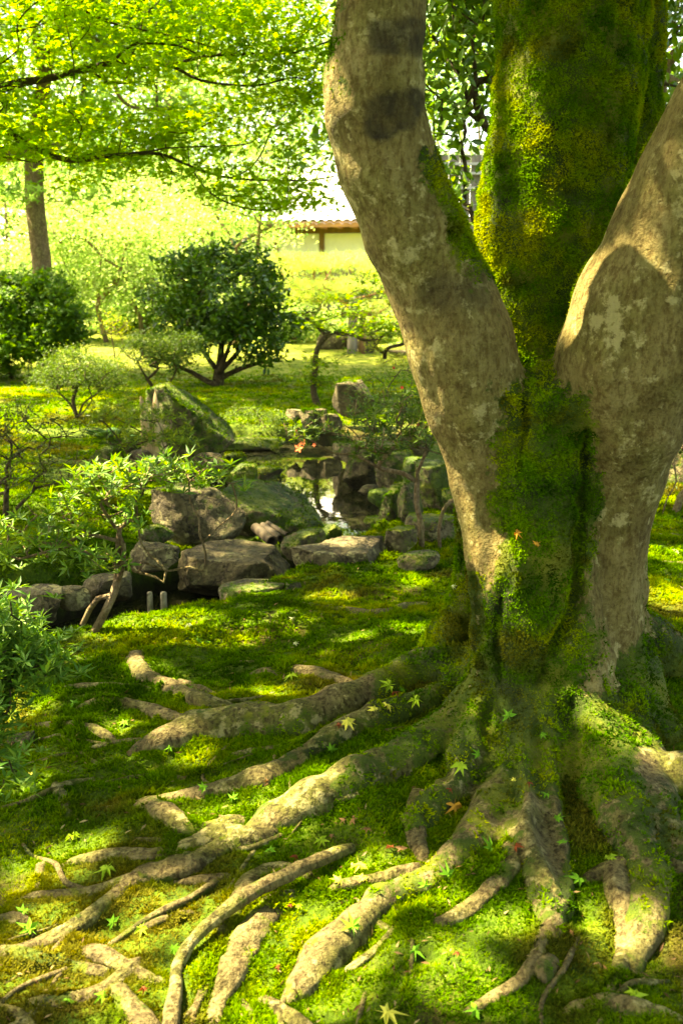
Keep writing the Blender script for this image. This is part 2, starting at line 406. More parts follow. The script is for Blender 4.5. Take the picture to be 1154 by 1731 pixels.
NEEDLE = (np.array([(0, .03, 0), (0, -.03, 0), (1, 0, 0)], float), np.array([(0, 1, 2)]))
def palette(n, cols, rnd, var=.25, w=None):
    cols = np.asarray(cols, float); k = rnd.choice(len(cols), n, p=w); k2 = rnd.choice(len(cols), n, p=w); u = rnd.random((n, 1))
    return (cols[k]*u+cols[k2]*(1-u))*(1+rnd.uniform(-var, var, (n, 1)))
def leaves(name, mat, parent, pos, nrm, size, cols, rnd, tmpl=DIAM, tang=None, w=None):
    v, f = scatter(*tmpl, pos, frames(nrm, rnd, tang), size)
    c = palette(len(pos), cols, rnd, w=w)
    return mobj(name, v, f, mat, parent, col=np.repeat(c, len(tmpl[0]), 0), smooth=False)
def in_blobs(n, blobs, rnd, shell=.0):
    b = np.asarray(blobs, float); vol = b[:, 3]*b[:, 4]*b[:, 5]; k = rnd.choice(len(b), n, p=vol/vol.sum())
    d = unit(rnd.normal(0, 1, (n, 3))); r = (shell+(1-shell)*rnd.random((n, 1))**(1/3))
    return b[k, :3]+d*r*b[k, 3:6]
def clump_leaves(T, per, spread, rnd, flat=.35):
    pos = np.repeat(T, per, 0); return pos+rnd.normal(0, 1, pos.shape)*np.array([spread, spread, spread*flat])
GREENS = dict(
    maple=[(.06, .15, .008), (.10, .20, .010), (.15, .23, .012)],
    bright=[(.13, .22, .015), (.20, .27, .02), (.27, .31, .035)],
    dark=[(.012, .038, .008), (.022, .06, .011), (.04, .085, .013)],
    azalea=[(.03, .075, .010), (.05, .11, .014), (.085, .15, .018)],
    olive=[(.03, .05, .008), (.05, .08, .01), (.08, .11, .015)])
def bush(name, label, cat, base, blobs, ntw, per, spread, lsize, cols, mat, tmpl, rnd, paths=None, rtip=.004, rmax=.05, group=None,
         up=.6, seg=.15, jit=.22, bark=None, flat=.6, crown='foliage', shell=.3, whorl=False, trunk='trunk', far=.6, pathr=None):
    base = np.asarray(base, float)
    t = thing(name, label, cat, base, group)
    T = in_blobs(ntw, blobs, rnd, shell)
    v, f = skeleton(paths or [[base, base+np.array([0, 0, .1])]], T, rtip, rmax, jit, seg, rnd, far=far, pathr=pathr)
    mobj(trunk, v, f, bark or M_TWIG, t, attrs={'moss': np.zeros(len(v)), 'stain': np.zeros(len(v))})
    if whorl:
        ctr = clump_leaves(T, per, spread, rnd, flat); k = 7; n = len(ctr)*k
        pos = np.repeat(ctr, k, 0); a = np.tile(np.arange(k)*2*math.pi/k, len(ctr))+np.repeat(rnd.random(len(ctr))*6.28, k)
        ax = unit(rnd.normal(0, .45, (len(ctr), 3))+np.array([0, 0, 1.])); e1, e2, e3 = frames(ax, rnd)
        e1, e2, e3 = (np.repeat(q, k, 0) for q in (e1, e2, e3)); el = rnd.uniform(.05, .75, (n, 1))
        tang = (np.cos(a)[:, None]*e1+np.sin(a)[:, None]*e2)*np.cos(el)+e3*np.sin(el); nrm = e3*np.cos(el)-(np.cos(a)[:, None]*e1+np.sin(a)[:, None]*e2)*np.sin(el)
        nrm = nrm+rnd.normal(0, .2, nrm.shape)
        leaves(crown, mat, t, pos, nrm, lsize*rnd.uniform(.6, 1.1, n), cols, rnd, tmpl, tang)
    else:
        pos = clump_leaves(T, per, spread, rnd, flat); nrm = rnd.normal(0, 1, pos.shape)*(1-up)+np.array([0, 0, up])
        leaves(crown, mat, t, pos, nrm, lsize*rnd.uniform(.6, 1.15, len(pos)), cols, rnd, tmpl)
    return t
def R_(s): return np.random.default_rng(s)
def blob(px, py, Y, wpx, hpx, dm=None):
    c = P(px, py, Y); m = pxm(c); return (*c, wpx/2*m, dm if dm else wpx/2*m, hpx/2*m)

# ================================================================== GROUND AND WATER
def grid_axis(a):
    return np.array(a)
ys = [-8, -5, -3, -1.5, -.5, .3, .9]
y = 1.2
while y < 320:
    ys.append(y); y += max(.022, .0095*(y-.2)) if y < 15 else .05*(y-12)+.15
xs_half = [0]; x = 0
while x < 320:
    x += .026 if x < 2.4 else (.05 if x < 4.5 else (.05+.14*(x-4.5))); xs_half.append(x)
xs = np.array([-q for q in xs_half[:0:-1]]+xs_half); ys = np.array(ys)
gx, gy = np.meshgrid(xs, ys); gz = h(gx, gy)
gv = np.stack([gx, gy, gz], -1).reshape(-1, 3); nx, ny = len(xs), len(ys)
i, j = np.meshgrid(np.arange(nx-1), np.arange(ny-1)); a = (j*nx+i).ravel()
gf = np.stack([a, a+1, a+nx+1, a+nx], -1)
wet = sstep(-.22, -.42, gv[:, 2])
ground = mobj('ground', gv, gf, M_GROUND, attrs={'wet': wet}); tag(ground, 'mossy garden ground sloping down to the pond and stream', kind='structure')
wv = np.array([(-7, 3.2, WATER_Z), (2.5, 3.9, WATER_Z), (2.5, 14.2, WATER_Z), (-7, 14.2, WATER_Z)], float)
water = mobj('pond_water', wv, [(0, 1, 2, 3)], M_WATER); tag(water, 'dark still pond water reflecting bright foliage', kind='structure')

# ================================================================== THE BIG TREE
def segs(pts, lab):           # pts: (position, radius)
    return [(np.asarray(a[0], float), np.asarray(b[0], float), a[1], b[1], lab) for a, b in zip(pts[:-1], pts[1:])]
def pp(lst, lab):             # (px, py, Y, half width px)
    return segs([(lambda q: (q, hw*pxm(q)))(P(px, py, Y)) for px, py, Y, hw in lst], lab)
def gg(lst, lab, sink=.25, dense=True):          # roots lying on the ground: (px, py, half width px)
    out = []
    for px, py, hw in lst:
        q = G(px, py); r = hw*pxm(q); out.append((q+np.array([0, 0, -r*.2]), r))
    return segs(out, lab)
CAPS = []
CAPS += pp([(870, 1190, 3.12, 75), (858, 1050, 3.12, 62), (838, 930, 3.14, 55), (822, 800, 3.16, 62), (805, 680, 3.14, 82), (776, 580, 3.13, 86), (738, 480, 3.13, 84), (700, 390, 3.1, 82), (664, 290, 3.08, 80), (634, 190, 3.06, 82), (634, 140, 3.06, 86), (642, 60, 3.05, 77), (646, -40, 3.05, 76), (648, -160, 3.05, 76)], 1)
CAPS += pp([(930, 1200, 3.42, 90), (922, 1000, 3.42, 85), (915, 800, 3.45, 82), (915, 640, 3.58, 74), (917, 520, 3.62, 98), (925, 400, 3.62, 118), (942, 270, 3.64, 122), (958, 150, 3.66, 124), (966, 0, 3.68, 130), (968, -160, 3.7, 130)], 2)
CAPS += pp([(1000, 700, 3.9, 60), (1030, 500, 3.95, 62), (1058, 300, 3.98, 60), (1062, 100, 4.0, 56), (1066, -40, 4.0, 54), (1066, -160, 4.0, 54)], 3)
CAPS += pp([(1000, 1180, 3.2, 70), (1025, 1040, 3.2, 58), (1036, 920, 3.18, 58), (1052, 800, 3.16, 74), (1060, 710, 3.12, 100), (1066, 612, 3.1, 124), (1096, 520, 3.08, 122), (1135, 410, 3.07, 108), (1178, 310, 3.04, 104), (1225, 200, 3.02, 100), (1300, 40, 3.0, 96), (1380, -140, 3.0, 92)], 4)
# flutes of the lower trunk
CAPS += pp([(890, 645, 3.16, 20), (900, 690, 3.08, 36), (900, 800, 3.08, 50), (898, 930, 3.08, 62), (890, 1080, 3.08, 70), (870, 1200, 3.05, 78)], 0)
CAPS += pp([(950, 660, 3.12, 30), (968, 720, 3.1, 34), (978, 800, 3.1, 30), (985, 900, 3.12, 26)], 0)
CAPS += pp([(925, 632, 3.2, 26), (938, 690, 3.09, 40), (945, 820, 3.10, 46), (950, 960, 3.10, 54), (958, 1100, 3.08, 68), (970, 1200, 3.0, 76)], 0)
CAPS += pp([(1062, 860, 3.45, 34), (1060, 1000, 3.45, 34), (1064, 1120, 3.42, 42), (1085, 1210, 3.36, 50)], 0)
CAPS += pp([(800, 740, 3.55, 34), (800, 860, 3.6, 30), (797, 960, 3.6, 30), (785, 1040, 3.58, 36), (768, 1078, 3.55, 34)], 5)
CAPS += pp([(835, 900, 3.1, 28), (826, 1000, 3.08, 22)], 1)
# buttress roots
def bb(start, lst, lab, sink=.2):
    s = [(lambda q: (q, hw*pxm(q)))(P(px, py, Y)) for px, py, Y, hw in start]
    for px, py, hw in lst:
        q = G(px, py); r = hw*pxm(q)*1.02; dd = math.hypot(q[0]-.78, q[1]-3.2); s.append((q+np.array([0, 0, -r*(.0+.18*sstep(.5, 1.2, dd))]), r))
    return segs(s, lab)
CAPS += bb([(850, 1150, 3.1, 60)], [(775, 1232, 46), (690, 1280, 46), (600, 1318, 46), (530, 1348, 42), (460, 1388, 38), (390, 1430, 30), (320, 1450, 16)], 10)
CAPS += bb([(800, 1130, 3.3, 40)], [(715, 1135, 36), (640, 1172, 34), (575, 1195, 34), (500, 1225, 34), (420, 1225, 38), (330, 1235, 30), (270, 1255, 20), (225, 1275, 10)], 11)
CAPS += bb([], [(790, 1165, 26), (720, 1188, 26), (640, 1215, 28), (565, 1250, 28), (500, 1292, 30), (430, 1325, 30), (340, 1345, 24), (250, 1358, 20), (185, 1362, 13)], 12)
CAPS += bb([(870, 1200, 3.05, 60)], [(845, 1345, 46), (805, 1420, 36), (730, 1485, 32), (650, 1520, 30), (590, 1575, 33), (545, 1620, 36), (505, 1672, 24), (480, 1705, 8)], 13)
CAPS += bb([(895, 1180, 3.05, 66)], [(892, 1325, 62), (905, 1420, 52), (925, 1500, 38), (930, 1580, 24), (915, 1650, 16)], 14)
CAPS += bb([(985, 1180, 3.1, 66)], [(1012, 1310, 70), (1060, 1400, 58), (1090, 1480, 40), (1085, 1560, 30), (1070, 1640, 16)], 15)
CAPS += bb([(1060, 1120, 3.3, 55)], [(1090, 1215, 46), (1125, 1240, 34)], 16)
CAPS += bb([], [(1060, 1330, 36), (1095, 1312, 34), (1150, 1318, 40), (1210, 1345, 40), (1290, 1390, 30)], 17)
CAPS += bb([(760, 1070, 3.5, 32)], [(735, 1100, 28)], 5)
CAPS += bb([(850, 1180, 3.05, 50)], [(765, 1330, 34), (700, 1395, 28), (690, 1420, 14)], 18)
CAPS += bb([(1080, 1090, 3.5, 60)], [(1150, 1130, 50), (1230, 1160, 40)], 19)
CAPS += bb([(1036, 1060, 3.2, 46), (1042, 1150, 3.16, 52)], [(1066, 1285, 56), (1105, 1375, 44), (1140, 1440, 30)], 15)
LO, HI, VS = np.array([-.85, 1.75, -.12]), np.array([2.15, 4.45, 2.66]), .0128
dims = np.ceil((HI-LO)/VS).astype(int)
D = np.full(dims, 3.0, np.float32); LB = np.zeros(dims, np.int16); BEST = np.full(dims, 3.0, np.float32)
for a_, b_, ra, rb, lab in CAPS:
    m = max(ra, rb)+.10
    l = np.maximum(((np.minimum(a_, b_)-m-LO)/VS).astype(int), 0); u = np.minimum(((np.maximum(a_, b_)+m-LO)/VS).astype(int)+1, dims)
    if (u <= l).any(): continue
    X = (LO[0]+VS*np.arange(l[0], u[0])).astype(np.float32)[:, None, None]-np.float32(a_[0]); Y_ = (LO[1]+VS*np.arange(l[1], u[1])).astype(np.float32)[None, :, None]-np.float32(a_[1]); Z = (LO[2]+VS*np.arange(l[2], u[2])).astype(np.float32)[None, None]-np.float32(a_[2])
    e = (b_-a_).astype(np.float32); L2 = float(e@e)+1e-9
    t = np.clip((X*e[0]+Y_*e[1]+Z*e[2])/L2, 0, 1)
    d = np.sqrt((X-t*e[0])**2+(Y_-t*e[1])**2+(Z-t*e[2])**2)-(ra+(rb-ra)*t)
    sl = tuple(slice(q, w) for q, w in zip(l, u)); o = D[sl]
    k = .016 if lab in (1, 2, 3, 5) else (.034 if lab in (0, 4) else .026)
    hh = np.clip(.5+.5*(o-d)/k, 0, 1); D[sl] = (o*(1-hh)+d*hh-k*hh*(1-hh))
    bs = BEST[sl]; c = d < bs; LB[sl][c] = lab; bs[c] = d[c]
# flutes and lumps in the distance field
def nz(shape, sc, seed, zs=1.):
    idx = np.argwhere(np.abs(D) < .06); p = LO+VS*idx
    return idx, p
_idx, _pp = nz(None, 1, 1)
_dn = .010*np.abs(fbm(_pp*np.array([20, 20, 6]), 3, 47))*np.isin(LB[_idx[:, 0], _idx[:, 1], _idx[:, 2]], (1, 4, 5))+.008*(1-2*np.abs(fbm(_pp*14, 2, 46)))*(np.isin(LB[_idx[:, 0], _idx[:, 1], _idx[:, 2]], (0, 2, 3, 10, 13, 14, 15, 16, 18)))+.012*(fbm(_pp*np.array([2.2, 2.2, 1.6])+9, 2, 45))+.009*fbm(_pp*30, 2, 44)*(np.isin(LB[_idx[:, 0], _idx[:, 1], _idx[:, 2]], (0, 2, 3)))+.014*fbm(_pp*np.array([7, 7, 1.6]), 3, 21)+.010*fbm(_pp*np.array([19, 19, 6]), 3, 31)+.010*fbm(_pp*3.2, 2, 41)
D[_idx[:, 0], _idx[:, 1], _idx[:, 2]] += _dn
def hitD(px, py):
    r = unit(ray(px, py)); t = np.arange(1.5, 6, .008); p = CAM+r*t[:, None]; k = ((p-LO)/VS).astype(int)
    ok = ((k >= 0) & (k < dims)).all(1); k = np.clip(k, 0, dims-1); inn = ok & (D[k[:, 0], k[:, 1], k[:, 2]] < 0)
    return p[np.argmax(inn)] if inn.any() else None
CRS = []
def crease(lst, rw):
    pts = []
    for (x0, y0), (x1, y1) in zip(lst[:-1], lst[1:]):
        for u in np.linspace(0, 1, 9)[:-1]: pts.append((x0+(x1-x0)*u, y0+(y1-y0)*u))
    P3 = [q for q in (hitD(*p) for p in pts) if q is not None]
    for iq, q in enumerate(P3):
        rr = rw*(1+.45*float(noise3(q*23)))*(.45+.65*math.sin(math.pi*(iq+.5)/len(P3))); q = q+np.array([.008*float(noise3(q*17+3)), 0, 0])
        q = q+unit(ray(*pts[0]))*(-.2*rr); m = np.array([rr+.03, rr*2.7+.03, rr+.03]); CRS.append(np.r_[q, rr]); l = np.maximum(((q-m-LO)/VS).astype(int), 0); u = np.minimum(((q+m-LO)/VS).astype(int)+2, dims); sl = tuple(slice(a, b) for a, b in zip(l, u))
        gr = np.stack(np.meshgrid(*[LO[i]+VS*np.arange(l[i], u[i]) for i in range(3)], indexing='ij'), -1)
        d = -(np.linalg.norm((gr-q)*np.array([1, .38, 1]), axis=-1)-rr); o = D[sl]; k = .010; hh = np.clip(.5-.5*(o-d)/k, 0, 1)
        D[sl] = o*(1-hh)+d*hh+k*hh*(1-hh)
crease([(990, 730), (987, 790), (986, 850), (980, 950), (966, 1040), (930, 1100), (902, 1165)], .024)
crease([(908, 1235), (916, 1300), (930, 1380), (948, 1440), (955, 1500)], .036)
crease([(884, 650), (888, 700), (882, 760), (884, 820)], .011)
crease([(798, 960), (806, 1020), (812, 1080), (790, 1130)], .020)
crease([(700, 1330), (740, 1300), (770, 1290)], .030); crease([(735, 1112), (770, 1112), (795, 1100)], .02)
crease([(830, 1190), (838, 1260), (800, 1330)], .03); crease([(868, 1240), (872, 1320), (860, 1400)], .022); crease([(965, 1180), (975, 1280), (968, 1380)], .018); crease([(845, 1000), (840, 1090), (850, 1170)], .014)
def surface_nets(D, LO, VS):
    s = D < 0; cells = np.zeros(np.array(D.shape)-1, np.uint8)
    for dx in (0, 1):
        for dy in (0, 1):
            for dz in (0, 1):
                cells += s[dx:dx+cells.shape[0], dy:dy+cells.shape[1], dz:dz+cells.shape[2]]
    act = (cells > 0) & (cells < 8); C = np.argwhere(act); vid = np.full(act.shape, -1, np.int32); vid[act] = np.arange(len(C))
    acc = np.zeros((len(C), 3)); cnt = np.zeros(len(C))
    cor = np.array([(x, y, z) for x in (0, 1) for y in (0, 1) for z in (0, 1)])
    val = np.stack([D[C[:, 0]+c[0], C[:, 1]+c[1], C[:, 2]+c[2]] for c in cor], 1)
    for p in range(8):
        for q in range(p+1, 8):
            if np.abs(cor[p]-cor[q]).sum() != 1: continue
            x = (val[:, p] < 0) != (val[:, q] < 0); t = val[:, p]/np.where(x, val[:, p]-val[:, q], 1)
            acc += np.where(x[:, None], cor[p]+t[:, None]*(cor[q]-cor[p]), 0); cnt += x
    v = LO+VS*(C+acc/cnt[:, None]); F = []
    for ax in range(3):
        b, c = (ax+1) % 3, (ax+2) % 3
        sl0 = [slice(1, -1)]*3; sl0[ax] = slice(0, -1); sl1 = list(sl0); sl1[ax] = slice(1, None)
        s0, s1 = s[tuple(sl0)], s[tuple(sl1)]
        for dirn in (0, 1):
            E = np.argwhere((s0 & ~s1) if dirn == 0 else (~s0 & s1)); 
            if not len(E): continue
            off = np.ones(3, int); off[ax] = 0; E = E+off
            def cell(db, dc):
                q = E.copy(); q[:, b] -= db; q[:, c] -= dc
                q = np.minimum(q, np.array(vid.shape)-1); return vid[q[:, 0], q[:, 1], q[:, 2]]
            f = np.stack([cell(1, 1), cell(0, 1), cell(0, 0), cell(1, 0)], -1)
            F.append(f if dirn == 0 else f[:, ::-1])
    F = np.vstack(F); F = F[(F >= 0).all(1)]; return v, F, C
tv, tf, tc = surface_nets(D, LO, VS)
# drop what lies under the moss
def vnormals(v, f):
    n = np.cross(v[f[:, 2]]-v[f[:, 0]], v[f[:, 3]]-v[f[:, 1]]); o = np.zeros_like(v)
    for k in range(4): np.add.at(o, f[:, k], n)
    return unit(o)
for _ in range(2):
    acc = np.zeros_like(tv); cn = np.zeros(len(tv))
    for k in range(4):
        np.add.at(acc, tf[:, k], tv[tf[:, (k+1) % 4]]); np.add.at(cn, tf[:, k], 1)
    tv = tv*.5+.5*acc/np.maximum(cn, 1)[:, None]
tl = LB[tc[:, 0], tc[:, 1], tc[:, 2]]
tn = vnormals(tv, tf)
# moss and stains are where they grow on this trunk
tpx, tpy = proj(tv)
def inpoly(px, py, poly):
    return -poly_sd(px, py, np.array(poly, float))          # >0 inside, in px
wob = 26*fbm(tv*np.array([11, 11, 8]), 4, 51); front = tn[:, 1] < .35
moss = np.zeros(len(tv))
def paint(poly, amount=1., soft=40, mask=None):
    global moss
    q = sstep(-soft, soft, inpoly(tpx+wob, tpy+wob, poly))*amount
    if mask is not None: q = q*mask
    moss = np.maximum(moss, q)
moss[(tl == 2) | (tl == 3)] = 1.0
moss[tl == 5] = .72
moss[tl == 0] = .74
moss = np.where((tl == 0) & (tpy > 880) & (tpy < 1180), moss-.42*sstep(975, 1010, tpx+20*fbm(tv*8, 2, 57)), moss)
wb2 = 60*fbm(tv*np.array([9, 9, 5]), 3, 52)
moss = np.maximum(moss, np.where(tl == 1, .80*sstep(860, 1060, tpy+wb2), 0)); moss = np.maximum(moss, np.where(tl == 4, .85*sstep(960, 1200, tpy+1.5*wb2), 0))
paint([(822, 645), (895, 630), (960, 660), (990, 640), (1010, 760), (1000, 900), (985, 1120), (810, 1120), (860, 960), (822, 860), (845, 720)], .9)
s1 = tl == 1
moss = np.maximum(moss, np.where(s1, .85*sstep(.25, .6, tn[:, 0]+.004*wob)*sstep(200, 300, tpy+wob)*sstep(560, 380, tpy+2*wob), 0))
moss = np.where(s1 & (tn[:, 0] < -.6) & (tpy < 170), np.maximum(moss, .45), moss)
moss = np.where((tl == 4) & (tn[:, 1] > .3), .8, moss); moss = np.where((tl == 1) & (tn[:, 1] > .4), .6, moss)
# roots: moss fades away from the trunk, bare on the worn tops
rt = tl >= 10
dist = np.hypot(tv[:, 0]-.78, tv[:, 1]-3.2)
mr = .80-.34*sstep(.35, 1.0, dist)+.55*fbm(tv*5.5, 4, 61)-.10*sstep(.5, 1., tn[:, 2])*sstep(.3, .8, dist)
mr = np.maximum(mr, np.where(np.isin(tl, (13, 14, 15, 18)), .98+.6*fbm(tv*5.5, 4, 61)-.38*sstep(.40, .95, dist), 0))
moss = np.where(rt, mr, moss)
for poly in ([(415, 1400), (520, 1300), (560, 1320), (500, 1400)], [(480, 1660), (560, 1540), (640, 1500), (660, 1540), (560, 1680)], [(180, 1340), (320, 1310), (460, 1290), (470, 1330), (300, 1370), (180, 1380)], [(500, 1160), (590, 1130), (610, 1190), (520, 1210)], [(1070, 1270), (1154, 1250), (1154, 1350), (1090, 1340)], [(880, 1390), (935, 1390), (950, 1480), (905, 1480)]):
    q = sstep(-12, 12, inpoly(tpx+wob, tpy+wob, poly)); moss = moss*(1-.8*q*rt)
for _ in range(10):
    acc = np.zeros(len(tv)); cn = np.zeros(len(tv))
    for k in range(4):
        np.add.at(acc, tf[:, k], moss[tf[:, (k+1) % 4]]); np.add.at(cn, tf[:, k], 1)
    moss = .3*moss+.7*acc/np.maximum(cn, 1)
moss = np.clip(moss+.26*fbm(tv*np.array([11, 11, 5]), 4, 71)+.22*fbm(tv*34, 3, 72), 0, 1)
stain = np.zeros(len(tv))
for c in ((672, 62, 44, 32), (664, 190, 54, 37)):
    q = (((tpx+wob*.9-c[0])/c[2])**4+((tpy+wob*.8+.18*(tpx-c[0])-c[1])/c[3])**4)**.25; stain = np.maximum(stain, sstep(1.12, .9, q)*(.8+.5*fbm(tv*30, 2, 53))*s1*front)
for c in ((755, 500, 50, 38), (805, 480, 30, 40)):
    q = np.sqrt(((tpx+wob-c[0])/c[2])**2+((tpy+wob-c[1])/c[3])**2); stain = np.maximum(stain, .55*sstep(1.3, .5, q)*s1*front)
TREE_BASE = (.78, 3.25, float(h(.78, 3.25)))
tree = thing('old_tree', 'huge old moss covered tree splitting into thick stems above spreading surface roots', 'tree', TREE_BASE)
flab = tl[tf[:, 0]]
NAMES = {0: 'trunk', 1: 'stem', 2: 'stem', 3: 'stem', 4: 'stem', 5: 'stem'}
LABS = {1: 'bare tan barked stem leaning left with two dark stains', 2: 'upright stem wholly furred with green moss', 4: 'pale lichen spotted stem leaning right', 3: 'mossy stem standing behind in shadow', 5: 'dark mossy low stem behind the trunk'}
for L in sorted(set(flab)):
    ff = tf[flab == L]; ids, inv = np.unique(ff, return_inverse=True)
    fin = inv.reshape(ff.shape).astype(np.int32)
    if L >= 10 or L == 0:      # nothing well under the ground
        keep = (tv[ids][fin][:, :, 2] > h(tv[ids][fin][:, :, 0], tv[ids][fin][:, :, 1])-.06).any(1); fin = fin[keep]
    o = mobj(NAMES.get(int(L), 'root'), tv[ids], fin, M_ROOT if L >= 10 else M_BARK, tree, attrs={'moss': moss[ids], 'stain': stain[ids]}, nrm=tn[ids])
    if L in LABS: o['label'] = LABS[L]
# thin surface roots
rr_ = R_(5)
RT = [[(222, 1088, 13), (240, 1138, 20), (290, 1165, 19), (345, 1185, 16), (400, 1205, 14), (450, 1222, 16)],
      [(60, 1172, 5), (100, 1165, 9), (160, 1162, 12), (220, 1164, 13), (275, 1172, 10), (330, 1182, 8)], [(120, 1196, 10), (180, 1190, 16), (250, 1200, 16), (310, 1218, 14), (370, 1228, 14)],
      [(140, 1264, 4), (220, 1254, 8), (285, 1252, 7), (350, 1250, 8)], [(295, 1148, 5), (340, 1165, 8), (380, 1188, 7)],
      [(225, 1356, 10), (262, 1366, 18), (292, 1385, 22), (322, 1405, 17), (370, 1398, 16), (430, 1372, 14)],
      [(-60, 1615, 11), (20, 1610, 12), (70, 1595, 13), (130, 1565, 14), (190, 1520, 15), (240, 1482, 20), (290, 1472, 25), (335, 1455, 20), (390, 1425, 22), (440, 1400, 22)],
      [(20, 1522, 7), (60, 1515, 10), (150, 1510, 13), (210, 1492, 16), (262, 1475, 18)],
      [(-60, 1606, 12), (30, 1615, 16), (95, 1628, 18), (155, 1640, 15), (205, 1640, 10)], [(85, 1608, 9), (165, 1612, 15), (215, 1635, 16), (258, 1655, 10), (300, 1665, 6)],
      [(35, 1690, 12), (110, 1692, 18), (170, 1675, 16), (218, 1640, 14), (240, 1610, 9)], [(190, 1662, 14), (215, 1700, 20), (265, 1755, 22)],
      [(540, 1490, 10), (500, 1470, 14), (462, 1472, 19), (425, 1490, 20), (402, 1525, 16), (380, 1570, 12), (365, 1610, 7)], [(520, 1500, 14), (475, 1520, 20), (442, 1555, 28), (420, 1595, 31), (395, 1640, 26), (372, 1690, 18), (355, 1760, 12)],
      [(90, 1465, 6), (130, 1455, 10), (180, 1448, 15), (250, 1445, 14), (310, 1440, 12)], [(280, 1448, 9), (330, 1428, 18), (370, 1416, 24), (420, 1418, 22), (470, 1400, 18)],
      [(610, 1545, 4), (660, 1572, 7), (705, 1596, 4)], [(690, 1568, 6), (740, 1560, 12), (785, 1542, 16), (825, 1510, 18), (860, 1465, 22), (880, 1400, 26)],
      [(760, 1728, 8), (830, 1690, 12), (880, 1655, 13), (915, 1600, 14), (928, 1540, 18)], [(940, 1712, 9), (1010, 1695, 17), (1080, 1705, 18), (1190, 1745, 14)],
      [(-40, 1562, 14), (20, 1555, 15), (55, 1562, 8)], [(395, 1016, 3), (480, 1018, 5), (560, 1028, 8), (640, 1038, 11), (700, 1024, 9), (770, 1022, 10)],
      [(540, 1505, 7), (610, 1490, 14), (660, 1480, 14), (730, 1462, 14)], [(430, 1685, 9), (470, 1705, 14), (540, 1755, 14)], [(400, 1680, 5), (425, 1715, 9), (445, 1755, 8)],
      [(960, 1508, 7), (1010, 1480, 14), (1060, 1460, 20), (1110, 1452, 20), (1180, 1480, 16)], [(1035, 1440, 20), (1050, 1520, 22), (1058, 1600, 18), (1035, 1670, 10), (1010, 1720, 6)],
      [(92, 1318, 8), (106, 1352, 11), (118, 1390, 8)], [(70, 1455, 8), (68, 1482, 10), (62, 1510, 6)], [(30, 1232, 5), (80, 1226, 8), (150, 1228, 9), (210, 1262, 6)],
      [(370, 1280, 4), (430, 1268, 7), (500, 1258, 7), (560, 1235, 8)], [(400, 1146, 8), (470, 1135, 14), (540, 1140, 14), (610, 1160, 12)], [(340, 1130, 3), (420, 1120, 6), (500, 1118, 5), (560, 1128, 3)],
      [(1085, 960, 6), (1120, 955, 9), (1180, 958, 9)], [(1100, 905, 5), (1140, 908, 8), (1190, 912, 8)], [(1095, 985, 4), (1140, 1000, 6), (1190, 1012, 5)],
      [(720, 1330, 20), (702, 1375, 20), (705, 1420, 18), (722, 1465, 8)], [(280, 1492, 5), (340, 1488, 9), (400, 1480, 7)], [(215, 1585, 6), (260, 1562, 9), (300, 1548, 9), (340, 1538, 5)], [(-20, 1698, 8), (40, 1715, 11), (70, 1760, 10)],
      [(560, 1680, 5), (590, 1640, 8), (640, 1600, 7), (690, 1540, 8)], [(150, 1330, 4), (200, 1320, 6), (260, 1312, 6), (330, 1318, 6)], [(610, 1230, 8), (560, 1210, 10), (500, 1205, 10), (440, 1190, 8), (380, 1172, 5)]]
SK = []
def skirt(q, r, n):
    k = rr_.integers(0, len(q)-1, n); T = unit(np.diff(q, axis=0)); s_ = np.stack([T[:, 1], -T[:, 0], T[:, 2]*0], -1)
    u = rr_.choice([-1., 1.], n)*rr_.uniform(.8, 1.8, n); p = q[k]+s_[k]*(u*r[k])[:, None]+rr_.normal(0, .01, (n, 3)); a = np.abs(u)
    p[:, 2] = h(p[:, 0], p[:, 1])+np.clip(1.45-a, 0, 1)*r[k]*.26; SK.append(np.c_[p, s_[k, :2]*np.sign(u)[:, None]])
for k, lst in enumerate(RT):
    pts, rs = [], []
    for px, py, hw in lst:
        q = G(px, py); r = hw*pxm(q); pts.append(q+np.array([0, 0, -r*.08])); rs.append(r*1.08)
    q, r = catmull(pts, rs, .012)
    u_ = np.linspace(0, 1, len(q)); q[:, 2] -= r*1.1*(sstep(.16, 0, u_)+sstep(.84, 1, u_))
    v, f = tube(q, r, 16); c = np.repeat(q, 16, 0); c = np.vstack([c, q[0], q[-1]])
    nrm = unit(v-c); R10 = np.append(np.repeat(r, 16), [r[0], r[-1]])[:, None]; th_ = np.append(np.tile(np.arange(16)*math.pi/8, len(q)), [0, 0]); al_ = np.append(np.repeat(np.arange(len(q))*.012, 16), [0, 0]); rg = fbm(np.stack([np.cos(th_)*2.6, np.sin(th_)*2.6, al_*7+k], -1), 3, 84); v = v+nrm*R10*(.38*fbm(v*14+k*9, 4, 81)+.22*rg-.16*(np.abs(rg) < .06))[:, None]; v[:, 2] = c[:, 2]+(v[:, 2]-c[:, 2])*.78
    mo = np.clip(.47-.20*nrm[:, 2]+.75*fbm(v*8+3*k, 4, 82), 0, 1)
    skirt(q, r, int(170*len(q)**.5)); w_ = np.clip(mo-.45, 0, 1)*(nrm[:, 2] > -.1)
    if w_.sum() > 0: ii = rr_.choice(len(v), int(60*len(q)**.5), p=w_/w_.sum()); SK.append(np.c_[v[ii]+rr_.normal(0, .003, (len(ii), 3)), nrm[ii, :2]])
    mobj('root', v, quads_tris(f), M_ROOT, tree, attrs={'moss': mo, 'stain': np.zeros(len(v))})
r9 = R_(77)
